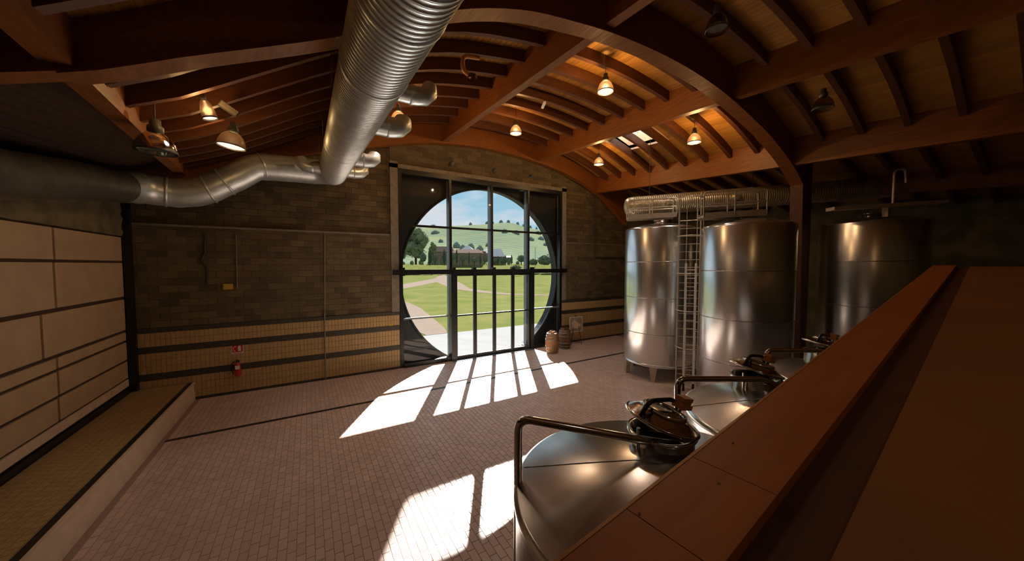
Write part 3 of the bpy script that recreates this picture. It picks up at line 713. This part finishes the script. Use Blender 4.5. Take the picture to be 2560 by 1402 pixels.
tag(MB().box(2.46, 2.60, W-.026, W-.018, 1.53, 1.66).build('sticker', 'yellow'), 'small yellow sticker on the tiles beside the window frame', 'sticker')
# extinguisher sign
sg = thing('extinguisher_sign', 'square red and white fire extinguisher sign on the tiles', 'sign', (-1.83, W-.022, 1.33))
MB().box(-.14, .14, -.008, 0, -.15, .15).build('plate', 'white', sg); MB().box(-.125, .125, -.011, -.008, -.10, .135).build('red_field', 'red', sg)
b = MB(); b.box(.01, .08, -.014, -.011, -.07, .06)
b.add([(.02, -.014, .06), (.07, -.014, .06), (.055, -.014, .09), (.035, -.014, .09)], [(0, 1, 2, 3)])
b.add([(-.02+.055*math.cos(t)-.03, -.013, .0+.08*math.sin(t)) for t in lin(1.2, 4.6, 10)]+[(-.02+.04*math.cos(t)-.03, -.013, .0+.06*math.sin(t)) for t in lin(4.6, 1.2, 10)], [tuple(range(22))])
b.build('pictogram', 'white', sg)
MB().box(-.11, .11, -.011, -.008, -.135, -.12).build('caption_line', 'red', sg)
ex = thing('fire_extinguisher', 'red fire extinguisher hung on the tiled wall under its sign', 'extinguisher', (-1.83, W-.12, .55))
MB().lathe([(.001, 0), (.065, 0), (.075, .02), (.075, .30), (.06, .35), (.03, .38), (.03, .40)], 24).build('cylinder', 'red', ex)
MB().box(-.05, .05, -.079, -.06, .20, .31).build('label_print', 'white', ex)
MB().box(-.03, .05, -.02, .02, .40, .44).box(-.09, .04, -.012, .012, .45, .465).build('valve', 'black', ex)
MB().tube(bend([(-.03, 0, .42), (-.13, 0, .40), (-.14, 0, .2), (-.10, 0, .06)], .05), .013, 8).build('hose', 'black', ex)
MB().box(-.04, .04, .07, .10, .2, .34).build('hook', 'lampcap', ex)

# barrels by the window
def barrel(label, x, y, mname, rz, top):
    t = thing('wine_barrel', label, 'barrel', (x, y, 0), rz, 'barrels beside the round window'); h = .86
    def rr(z): return .235+.065*(1-((z-h/2)/(h/2))**2)
    ns = 20
    for k in range(ns):
        a0, a1 = 2*math.pi*(k+.04)/ns, 2*math.pi*(k+.96)/ns; vs = []; fs = []; zs = lin(0, h, 8)
        for z in zs:
            for r_, a in ((rr(z), a0), (rr(z), a1), (rr(z)-.02, a1), (rr(z)-.02, a0)): vs.append((r_*math.cos(a), r_*math.sin(a), z))
        for i in range(8):
            for j in range(4): fs.append((i*4+j, i*4+(j+1) % 4, i*4+4+(j+1) % 4, i*4+4+j))
        fs += [(3, 2, 1, 0), (32, 33, 34, 35)]
        MB().add(vs, fs).build('stave', mname, t)
    for z in (.03, .13, .28, .58, .73, .83):
        MB().lathe([(rr(z-.02)+.001, z-.02), (rr(z-.02)+.006, z-.02), (rr(z+.02)+.006, z+.02), (rr(z+.02)+.001, z+.02)], 32).build('hoop', 'hoop', t)
    MB().lathe([(.001, h-.04), (.225, h-.04)], 24).build('head', mname, t)
    return t
barrel('lighter oak wine barrel nearest the glass doors', 9.02, 11.62, 'oak', .2, 0)
barrel('darker oak wine barrel by the easel', 9.98, 11.95, 'oakd', .5, 0)
def tray(label, x, y, z, rz, m):
    t = thing('wooden_tray', label, 'tray', (x, y, z), rz)
    MB().box(-.16, .16, -.11, .11, 0, .015).build('base', m, t)
    for q in ((-.16, -.145, -.11, .11), (.145, .16, -.11, .11), (-.145, .145, -.11, -.095), (-.145, .145, .095, .11)):
        MB().box(*q, .015, .09).build('side', m, t)
    return t
tray('open tray of leaflets on the lighter barrel', 9.0, 11.6, .86, .5, 'paper')
tray('open tray on the darker barrel', 9.96, 11.93, .86, .2, 'oakd')
for i, (dx_, dy_, rz) in enumerate(((-.03, .0, .1), (.02, -.0, .5), (.0, .01, .9))):
    o = MB().box(-.05, .05, -.032, .032, 0, .035).build('leaflet_stack', 'paper', None, (9.0+dx_, 11.6+dy_, .877+.036*i)); o.rotation_euler = (0, 0, .5+rz)
    tag(o, ('bottom', 'middle', 'top')[i]+' stack of orange leaflets in the tray on the lighter barrel', 'leaflets', 'leaflets in the tray')
ea = thing('poster_easel', 'square framed map poster on a thin dark easel beside the barrels', 'easel', (10.92, 12.24, 0), -.12)
MB().box(-.36, .36, -.015, .0, .62, 1.32).build('board', 'poster', ea)
MB().box(-.37, .37, -.02, .005, 1.30, 1.33).box(-.37, .37, -.02, .005, .61, .64).box(-.37, -.345, -.02, .005, .61, 1.33).box(.345, .37, -.02, .005, .61, 1.33).build('frame', 'white', ea)
b = MB(); b.add([(-.2, -.0165, .8), (.1, -.0165, .75), (.27, -.0165, .95), (.05, -.0165, 1.05), (-.1, -.0165, 1.2), (-.25, -.0165, 1.05)], [(0, 1, 2, 3, 4, 5)]); b.build('map_print', 'concw', ea)
for p0, p1 in (((-.3, -.05, 0), (-.03, .02, 1.4)), ((.3, -.05, 0), (.03, .02, 1.4)), ((0, .4, 0), (0, .03, 1.4))): MB().tube([p0, p1], .014, 6).build('leg', 'darkpipe', ea)

# ------------------------------------------------------------------ small tanks below the parapet
def small_tank(x, y, r, zr, label, pipe, lid, reach=.9):
    def cz(q):
        R_ = [(0, zr+.16), (.20, zr+.155), (r*.5, zr+.10), (r*.93, zr+.012), (r-.01, zr)]
        for (a, za), (c_, zc) in zip(R_[:-1], R_[1:]):
            if a <= q <= c_: return za+(zc-za)*(q-a)/(c_-a)
        return zr
    t = thing('wine_tank', label, 'tank', (x, y, 0), 0, 'low steel tanks in a row under the parapet')
    MB().lathe([(r*.2, .33), (r-.03, .38), (r, .42), (r, zr-.08), (r+.012, zr-.06), (r+.012, zr-.015), (r-.01, zr)], 96).build('body', 'steel', t)
    MB().lathe([(r-.01, zr), (r*.93, zr+.012), (r*.5, zr+.10), (.20, zr+.155), (.001, zr+.16)], 96).build('cone_top', 'steeltop', t)
    for a in (2.35, 3.75, 5.2): MB().tube([(q*math.cos(a), q*math.sin(a), cz(q)) for q in lin(.05, r-.03, 12)], .004, 6).build('weld_seam', 'seam', t)
    for k in range(4):
        a = math.pi/4+math.pi/2*k; c, s = math.cos(a)*(r-.1), math.sin(a)*(r-.1)
        MB().tube([(c, s, 0), (c, s, .42)], .05, 12).build('leg', 'steel2', t)
    zt = zr+.09; c = lid
    nk = MB().lathe([(.205, zt-.06), (.205, zt+.10), (.222, zt+.115), (.222, zt+.13), (.195, zt+.13), (.195, zt-.05)], 40, c).build('manhole_neck', 'steel2', t)
    MB().lathe([(.001, zt+.02), (.195, zt+.02)], 32, c).build('neck_inside', 'black', t)
    ld = MB().lathe([(.001, .075), (.09, .07), (.17, .045), (.225, .012), (.238, .012), (.242, 0), (.225, -.012), (.001, -.012)], 48).build('manhole_lid', 'steel2', t, (c[0], c[1], zt+.20))
    ld.rotation_euler = (R(9), R(14), 0)
    MB().lathe([(.12, .062), (.125, .078), (.14, .078), (.145, .055)], 40).build('lid_ring', 'steel2', ld)
    MB().tube(bend([(-.2, .02, .02), (-.16, .02, .12), (.1, .02, .14), (.2, .02, .06)], .06), .016, 8).build('lid_strap', 'black', ld)
    MB().tube([(.14, -.02, .05), (.14, -.02, .15)], .012, 8).build('lid_screw', 'steel2', ld)
    MB().box(.09, .21, -.06, .02, .10, .13).box(.10, .20, -.05, .01, .13, .15).box(.10, .20, -.055, .015, .155, .18).build('lid_handle', 'railedge', ld)
    MB().tube([(c[0]-.235, c[1], zt+.0), (c[0]-.235, c[1], zt+.20)], .012, 8).build('lid_hinge', 'steel2', t)
    pm = MB().tube(bend(pipe, .09, 8), .026, 20).build('vent_pipe', 'steel2', t)
    MB().tube([Vector(pipe[0])+Vector((0, 0, .25)), Vector(pipe[0])+Vector((0, 0, .29))], .032, 20).build('pipe_clamp', 'steel2', t)
    return t
TZ = 2.46
small_tank(1.82, 1.2, .92, TZ, 'low steel tank with open lid in the foreground, nearest the camera', [(-.74, .53, 1.2), (-.73, .54, 2.86), (-.02, .17, 2.69), (.28, .13, 2.6), (.34, .12, 2.52)], (.22, .22))
small_tank(3.68, 1.22, .89, TZ, 'low steel tank second in the row, behind the open lid', [(-.97, .50, 1.2), (-.97, .52, 2.82), (-.04, .26, 2.73), (.2, .2, 2.62), (.24, .18, 2.54)], (.18, .42))
small_tank(5.6, 1.25, .89, TZ, 'low steel tank furthest right in the row, mostly behind the parapet', [(-1.1, .52, 1.2), (-1.1, .56, 2.82), (-.35, .28, 2.78), (-.1, .2, 2.62), (-.06, .18, 2.54)], (.18, .42))

# ------------------------------------------------------------------ wooden parapet in the foreground
S0 = at(1390, 1402, .8); E0 = at(2334, 663, 6.0); dv = (E0-S0); Lr = dv.length; dv.normalize()
wv = dv.cross(Vector((0, 0, 1))).normalized(); nv = wv.cross(dv).normalized()      # width to the right, normal up
if nv.z < 0: nv = -nv
S0 = S0-dv*.75; Lr += .75
pa = thing('wooden_parapet', 'big orange-brown timber parapet sloping across the right foreground', 'parapet', S0)
def slab(name, m, a0, a1, w0, w1, h0, h1, e=0):
    p = lambda a, w_, h: dv*a+wv*w_+nv*h
    return MB().hexa([p(a0, w0, h0), p(a0, w1, h0), p(a1, w1, h0), p(a1, w0, h0), p(a0, w0+e, h1), p(a0, w1-e, h1), p(a1, w1-e, h1), p(a1, w0+e, h1)]).build(name, m, pa)
PAR = dict(w1=.245, w2=.38)
js = [0, .75+.26, .75+.62, Lr]
for a, c in zip(js[:-1], js[1:]):
    slab('cap_board', 'railwood', a+.0015, c-.0015, .006, PAR['w1'], -.05, 0, .002)
slab('edge_strip', 'railedge', 0, Lr, -.004, .006, -.05, .001)  # lit bevel edge put into a paler wood colour
slab('groove', 'groove', 0, Lr, PAR['w1'], PAR['w2'], -.08, -.035)
slab('side_panel', 'ply', 0, Lr, PAR['w2'], 2.6, -.10, -.02)
slab('light_batten', 'railedge', .95, 1.0, PAR['w2']+.06, 1.2, -.019, -.012)
slab('front_board', 'groove', 0, Lr, .01, .04, -.30, -.05)
for a, w_ in ((1.02, .04), (1.30, .12), (1.55, .06)):
    p = dv*a+wv*w_; MB().add([p+nv*.0012+dv*.006*math.cos(t)+wv*.004*math.sin(t) for t in lin(0, 5.7, 8)], [tuple(range(9))]).build('knot', 'groove', pa)

# ------------------------------------------------------------------ outside
def ground(name, pts, z, m): return struct(MB().add([(x, y, z) for x, y in pts], [tuple(range(len(pts)))]).build(name, m))
lawn = struct(MB().add([(-60, 17.9, 0), (260, 17.9, 0), (420, 150, 0), (-60, 150, 0), (-60, 900, 0), (420, 900, 0)], [(0, 1, 2, 3)]).build('ground', 'grass')); lawn.location.z = -.02
MB().box(-20, 60, W+.34, 18.0, -.2, 0.0).build('paving', 'pave', lawn).location.z = 0.01
def ribbon(pts, wd, z=-.008):
    vs = []; fs = []
    P = [Vector((x, y, 0)) for x, y, *_ in pts]
    for i, p in enumerate(P):
        t = (P[min(i+1, len(P)-1)]-P[max(i-1, 0)]).normalized(); nn = Vector((-t.y, t.x, 0)); q = pts[i][2] if len(pts[i]) > 2 else wd
        vs += [p+nn*q/2+Vector((0, 0, z+.02)), p-nn*q/2+Vector((0, 0, z+.02))]
    for i in range(len(P)-1): fs.append((2*i, 2*i+1, 2*i+3, 2*i+2))
    return MB().add(vs, fs)
ribbon([(8, 52, 4), (13.5, 60, 4.5), (24, 77, 5), (33, 92, 5), (46, 125, 6), (70, 160, 6)], 5).build('footpath', 'path', lawn)
ribbon([(30.2, 85.5, 4.5), (25, 66, 4.5), (21, 50.5, 2.6), (21.2, 43, 1.9), (22.5, 38, 1.6), (27, 33, 1.3), (36, 29, 1.2)], 3, .0).build('footpath', 'path', lawn)
b = MB(); b.add([(5.4, 18.02, .02), (6.6, 18.02, .02), (7.0, 19.5, .02), (7.6, 23.5, .02), (8.5, 30, .02), (8.7, 35, .02), (8.0, 38, .02), (6.5, 38, .02), (5.5, 30, .02), (5.0, 24, .02)], [(0, 1, 2, 3, 4, 5, 6, 7, 8, 9)]); b.build('gravel_path', 'path', lawn)
# rising land and hill
SKYLN = [(900, 560), (1000, 567), (1060, 573), (1110, 569), (1170, 566), (1230, 562), (1262, 559), (1285, 561), (1310, 570), (1345, 577), (1400, 584), (1500, 590)]
def sky_y(px):
    for (a, b_), (c, d_) in zip(SKYLN[:-1], SKYLN[1:]):
        if a <= px <= c: return b_+(d_-b_)*(px-a)/(c-a)
    return SKYLN[0][1] if px < 900 else SKYLN[-1][1]
pxs = list(range(820, 1620, 8)); ds = [125, 150, 175, 200, 240, 280, 330, 380, 440, 500, 570, 640, 720, 800, 860, 920, 1000]
vs = []; fs = []
def hz(px, d):
    ztop = CAMH+(662-sky_y(px))/FPX*900
    if d < 175: return -.3+4.6*max(0, (d-130)/45)
    t = min(1, (d-175)/(900-175)); s = t*t*(3-2*t)*.55+t*.45
    z = 4.3+(ztop-4.3)*s+3.0*math.sin(px*.021+d*.013)*min(1, (d-175)/150)*(1-t)
    return z if d <= 900 else ztop-(d-900)*.2
for d_ in ds:
    for p_ in pxs: vs.append(far(p_, d_, hz(p_, d_)))
n_ = len(pxs)
gf = []
for i in range(len(ds)-1):
    for j in range(n_-1): (gf if ds[i+1] <= 175 else fs).append((i*n_+j, i*n_+j+1, (i+1)*n_+j+1, (i+1)*n_+j))
hill = struct(MB().add(vs, fs, True).build('hill', 'hill'))
MB().add(vs, gf, True).build('grass_bank', 'grass', lawn).location.z = .02
# trees
def blob(c, rx, rz, seed, n=14, m=9, rough=.22):
    rnd = random.Random(seed); vs = []; fs = []
    for i in range(m+1):
        th = math.pi*i/m
        for j in range(n):
            a = 2*math.pi*j/n; k = 1+rnd.uniform(-rough, rough*.6)
            vs.append((c[0]+rx*k*math.sin(th)*math.cos(a), c[1]+rx*k*math.sin(th)*math.sin(a), c[2]+rz*k*math.cos(th)))
    for i in range(m):
        for j in range(n): fs.append((i*n+j, (i+1)*n+j, (i+1)*n+(j+1) % n, i*n+(j+1) % n))
    return vs, fs
def leaves(b, c, rx, rz, n, sz, rnd):     # loose leaf sprays round a crown
    for _ in range(n):
        a = rnd.uniform(0, 6.283); u = rnd.uniform(-.85, 1); q = math.sqrt(max(0, 1-u*u)); k = rnd.uniform(.86, 1.14)
        p = Vector((c[0]+rx*q*k*math.cos(a), c[1]+rx*q*k*math.sin(a), c[2]+rz*u*k)); v = [p+Vector((rnd.gauss(0, sz), rnd.gauss(0, sz), rnd.gauss(0, sz))) for _ in range(3)]
        b.add(v, [(0, 1, 2)])
def tree(kind, px, dist, yb, yt, wpx, label, m, group=None, seed=0):
    zb = CAMH+(662-yb)/FPX*dist; zt = CAMH+(662-yt)/FPX*dist; h = zt-zb; r = wpx/FPX*dist/2; p = far(px, dist, zb)
    nm = {'cypress': 'cypress_tree', 'round': 'round_tree', 'big': 'broadleaf_tree', 'bush': 'shrub'}[kind]
    t = thing(nm, label, 'tree' if kind != 'bush' else 'shrub', p, 0, group); rnd = random.Random(int(seed+px))
    if kind == 'cypress':
        b = MB(); prof_ = [(.3, .06), (.8, .15), (1, .4), (.85, .65), (.5, .85), (.02, 1)]; vs = []; fs = []; N = 12
        for i, (q, zz) in enumerate([(a, c) for a, c in prof_]):
            for j in range(N): k = 1+rnd.uniform(-.2, .2); a = 2*math.pi*j/N; vs.append((r*q*k*math.cos(a), r*q*k*math.sin(a), h*zz))
        for i in range(len(prof_)-1):
            for j in range(N): fs.append((i*N+j, i*N+(j+1) % N, (i+1)*N+(j+1) % N, (i+1)*N+j))
        b.add(vs, fs).build('foliage', m, t); MB().tube([(0, 0, -.4), (0, 0, h*.15)], r*.2, 6).build('trunk', 'bark', t)
    elif kind == 'round':
        b = MB(); b.add(*blob((0, 0, h*.60), r*.92, h*.38, seed+px, 18, 12, .14)); leaves(b, (0, 0, h*.60), r, h*.40, 260, r*.075, rnd); b.build('foliage', m, t); MB().tube([(0, 0, -.4), (0, 0, h*.35)], r*.12, 6).build('trunk', 'bark', t)
    elif kind == 'bush':
        b = MB(); b.add(*blob((0, 0, h*.42), r*.75, h*.5, seed+px, rough=.2)); b.add(*blob((r*.5, 0, h*.32), r*.5, h*.42, seed+px+1, rough=.2)); b.add(*blob((-r*.5, 0, h*.36), r*.5, h*.40, seed+px+2, rough=.2)); leaves(b, (0, 0, h*.4), r*.95, h*.55, 90, r*.09, rnd); b.build('foliage', m, t)
    else:
        b = MB()
        for k in range(40):
            a = rnd.uniform(0, 6.28); q = rnd.uniform(.0, .72)*r; zz = h*rnd.uniform(.28, .86); s = (1-abs(zz/h-.5)*.9)
            b.add(*blob((q*math.cos(a)*s, q*math.sin(a)*s, zz), r*rnd.uniform(.17, .30), h*rnd.uniform(.09, .16), rnd.random(), 11, 8, .25))
            leaves(b, (q*math.cos(a)*s, q*math.sin(a)*s, zz), r*.30, h*.15, 110, r*.028, rnd)
        b.build('foliage', m, t); MB().tube([(0, 0, -.4), (0, 0, h*.5)], r*.07, 6).build('trunk', 'bark', t)
    return t
tree('big', 1040, 152, 659, 570, 78, 'tall loose grey-green tree at the left of the round view', 'leaf2')
tree('big', 1006, 128, 659, 585, 34, 'grey-green tree cut by the left edge of the round opening', 'leaf2')
tree('big', 1083, 160, 640, 604, 24, 'small yellow-green tree behind the farmhouse left end', 'leaf2')
CY = [(1075, 620, 10, 'dark cypress next to the tall loose tree'), (1111, 621, 7, 'dark cypress just left of the left mullion'), (1142, 622, 6, 'slim cypress right of the left mullion, before the farmhouse'), (1173, 628, 5, 'slim cypress before the middle of the farmhouse'), (1201, 634, 6, 'slim cypress before the farmhouse right end'),
      (1245, 638, 5, 'short cypress right of the middle mullion'), (1264, 636, 5, 'short cypress before the white roof end'), (1279, 636, 5, 'rightmost slim cypress of the row')]
for px, yt, wd, lb in CY: tree('cypress', px, 135, 661, yt, wd, lb, 'leafd', 'cypresses before the farmhouse')
RT = [(1058, 632, 17, 'round tree below the tall loose tree'), (1088, 636, 13, 'leafy young tree left of the left mullion'), (1130, 630, 15, 'round tree just right of the left mullion'), (1157, 637, 13, 'pointed round tree between two slim cypresses'), (1186, 643, 16, 'clipped round tree before the farmhouse'),
      (1216, 638, 12, 'round tree left of the middle mullion'), (1236, 645, 11, 'small round tree right of the middle mullion'), (1254, 643, 12, 'round tree before the white gable'), (1272, 643, 14, 'round tree beside the rightmost slim cypress')]
for px, yt, wd, lb in RT: tree('round', px, 137, 660, yt, wd, lb, 'leaf', 'round trees before the farmhouse')
BT = [(1303, 638, 20, 660, 'dark pointed tree left of the right mullion'), (1333, 646, 24, 661, 'yellow-green bush right of the right mullion'), (1361, 637, 36, 660, 'wide dark bush at the right of the round view'), (1290, 662, 26, 672, 'low shrub on the lawn near the transom')]
for px, yt, wd, yb, lb in BT: tree('bush' if px > 1310 or px == 1290 else 'round', px, 139 if px != 1290 else 120, yb, yt, wd, lb, 'leaf')
ORD = ['first', 'second', 'third', 'fourth', 'fifth', 'sixth', 'seventh', 'eighth', 'ninth', 'tenth', 'eleventh', 'twelfth', 'thirteenth', 'fourteenth', 'fifteenth', 'sixteenth', 'seventeenth', 'eighteenth', 'nineteenth', 'twentieth']
for k in range(18):
    px = 1008+k*22; tree('bush', int(px), 143.5, 661, 653-(k*7 % 5), 10, ORD[k]+' from the left of the low shrubs along the lawn end', 'leaf2', 'low shrubs along the lawn end', seed=k)
# tree clumps on the hill
HC = [(1177, 559, 12, 880), (1085, 571, 22, 880), (1218, 561, 14, 880), (1253, 559, 16, 880), (1271, 557, 14, 880), (1294, 569, 12, 880), (1309, 573, 12, 880), (1341, 569, 8, 880), (1326, 575, 10, 880), (1354, 577, 12, 880), (1372, 580, 14, 880), (1232, 562, 10, 880),
      (1090, 594, 30, 560), (1103, 604, 18, 400), (1142, 604, 26, 330), (1158, 610, 26, 300), (1178, 607, 24, 330), (1200, 612, 26, 300), (1222, 606, 24, 360), (1290, 601, 26, 480), (1262, 601, 22, 480), (1325, 606, 30, 420), (1352, 598, 24, 470), (1366, 612, 26, 360), (1345, 590, 24, 600), (1372, 596, 20, 560)]
HR = sorted([h for h in HC if h[3] > 800]); HS = sorted([h for h in HC if h[3] <= 800])
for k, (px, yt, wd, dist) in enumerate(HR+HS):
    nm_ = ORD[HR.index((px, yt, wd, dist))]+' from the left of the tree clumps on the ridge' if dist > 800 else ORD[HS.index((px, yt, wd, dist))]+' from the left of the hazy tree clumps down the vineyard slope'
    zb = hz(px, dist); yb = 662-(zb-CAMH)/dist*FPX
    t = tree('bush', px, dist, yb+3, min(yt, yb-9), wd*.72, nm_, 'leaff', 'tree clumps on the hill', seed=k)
# farm buildings
def house(label, pxa, pxb, dist, yb, ye, yr, wm, rm, wins=0, hip=.15, depth=9):
    a = far(pxa, dist); c = far(pxb, dist); t = thing('farm_building', label, 'building', (a.x, a.y, CAMH+(662-yb)/FPX*dist)); d = (c-a); d.z = 0; L_ = d.length; rz = math.atan2(d.y, d.x); t.rotation_euler = (0, 0, rz)
    he = (yb-ye)/FPX*dist; hr_ = (yb-yr)/FPX*dist
    MB().box(0, L_, 0, depth, -1, he).build('wall', wm, t)
    o = .4; MB().add([(-o, -o, he-.1), (L_+o, -o, he-.1), (L_+o, depth+o, he-.1), (-o, depth+o, he-.1), (L_*hip, depth/2, hr_), (L_*(1-hip), depth/2, hr_)], [(0, 1, 5, 4), (2, 3, 4, 5), (1, 2, 5), (3, 0, 4), (3, 2, 1, 0)]).build('roof', rm, t)
    for k in range(wins):
        x = L_*(k+.7)/(wins+.4); MB().box(x-.5, x+.5, -.06, .02, he*.45, he*.45+1.4).build('window', 'hwin', t)
    return t
house('long low farmhouse wing with pinkish tiled roof', 1078, 1135, 180, 661, 629, 615, 'hwall', 'hroof', 3)
house('main farmhouse block with tiled roof and small windows', 1128, 1205, 168, 661, 632, 622, 'hwall', 'hroof', 5)
house('reddish farm annex at the farmhouse right end', 1190, 1212, 182, 661, 628, 626, 'hwallr', 'hroof', 1)
house('white-roofed shed behind the farmhouse', 1150, 1185, 212, 640, 626, 613, 'hwall', 'wroof', 0, .45)
house('white-roofed barn left of the middle mullion', 1203, 1236, 208, 661, 632, 621, 'hwall', 'wroof', 0, .3)
house('white gabled barn right of the middle mullion', 1224, 1262, 176, 661, 641, 621, 'hwallr', 'wroof', 1, .25)
house('flat white canopy building right of the gabled barn', 1263, 1280, 192, 661, 643, 639, 'hwall', 'wroof', 0, .1)
for px, lb in ((1338, 'thin tall pole right of the right mullion'), (1378, 'thin tall pole at the right edge of the view')):
    p = far(px, 150, 3); t = thing('utility_pole', lb, 'pole', p); MB().tube([(0, 0, -2), (0, 0, 8.5)], .1, 6).build('pole', 'conc', t)
# added sun screen out of view, casting the dark band on the floor
sc_ = thing('sun_blocker', 'added unseen sun screen on two posts outside the window', 'blocker', (12, 20.7, 0))
MB().box(-12, 14, -.05, .05, 9.55, 11.45).build('blocker', 'greysteel', sc_)
MB().box(-12, -2.3, -.05, .05, 11.45, 13.2).build('blocker', 'greysteel', sc_)
for x in (-11.8, 13.8): MB().box(x-.15, x+.15, -.15, .15, 0, 11.5).build('post', 'greysteel', sc_)
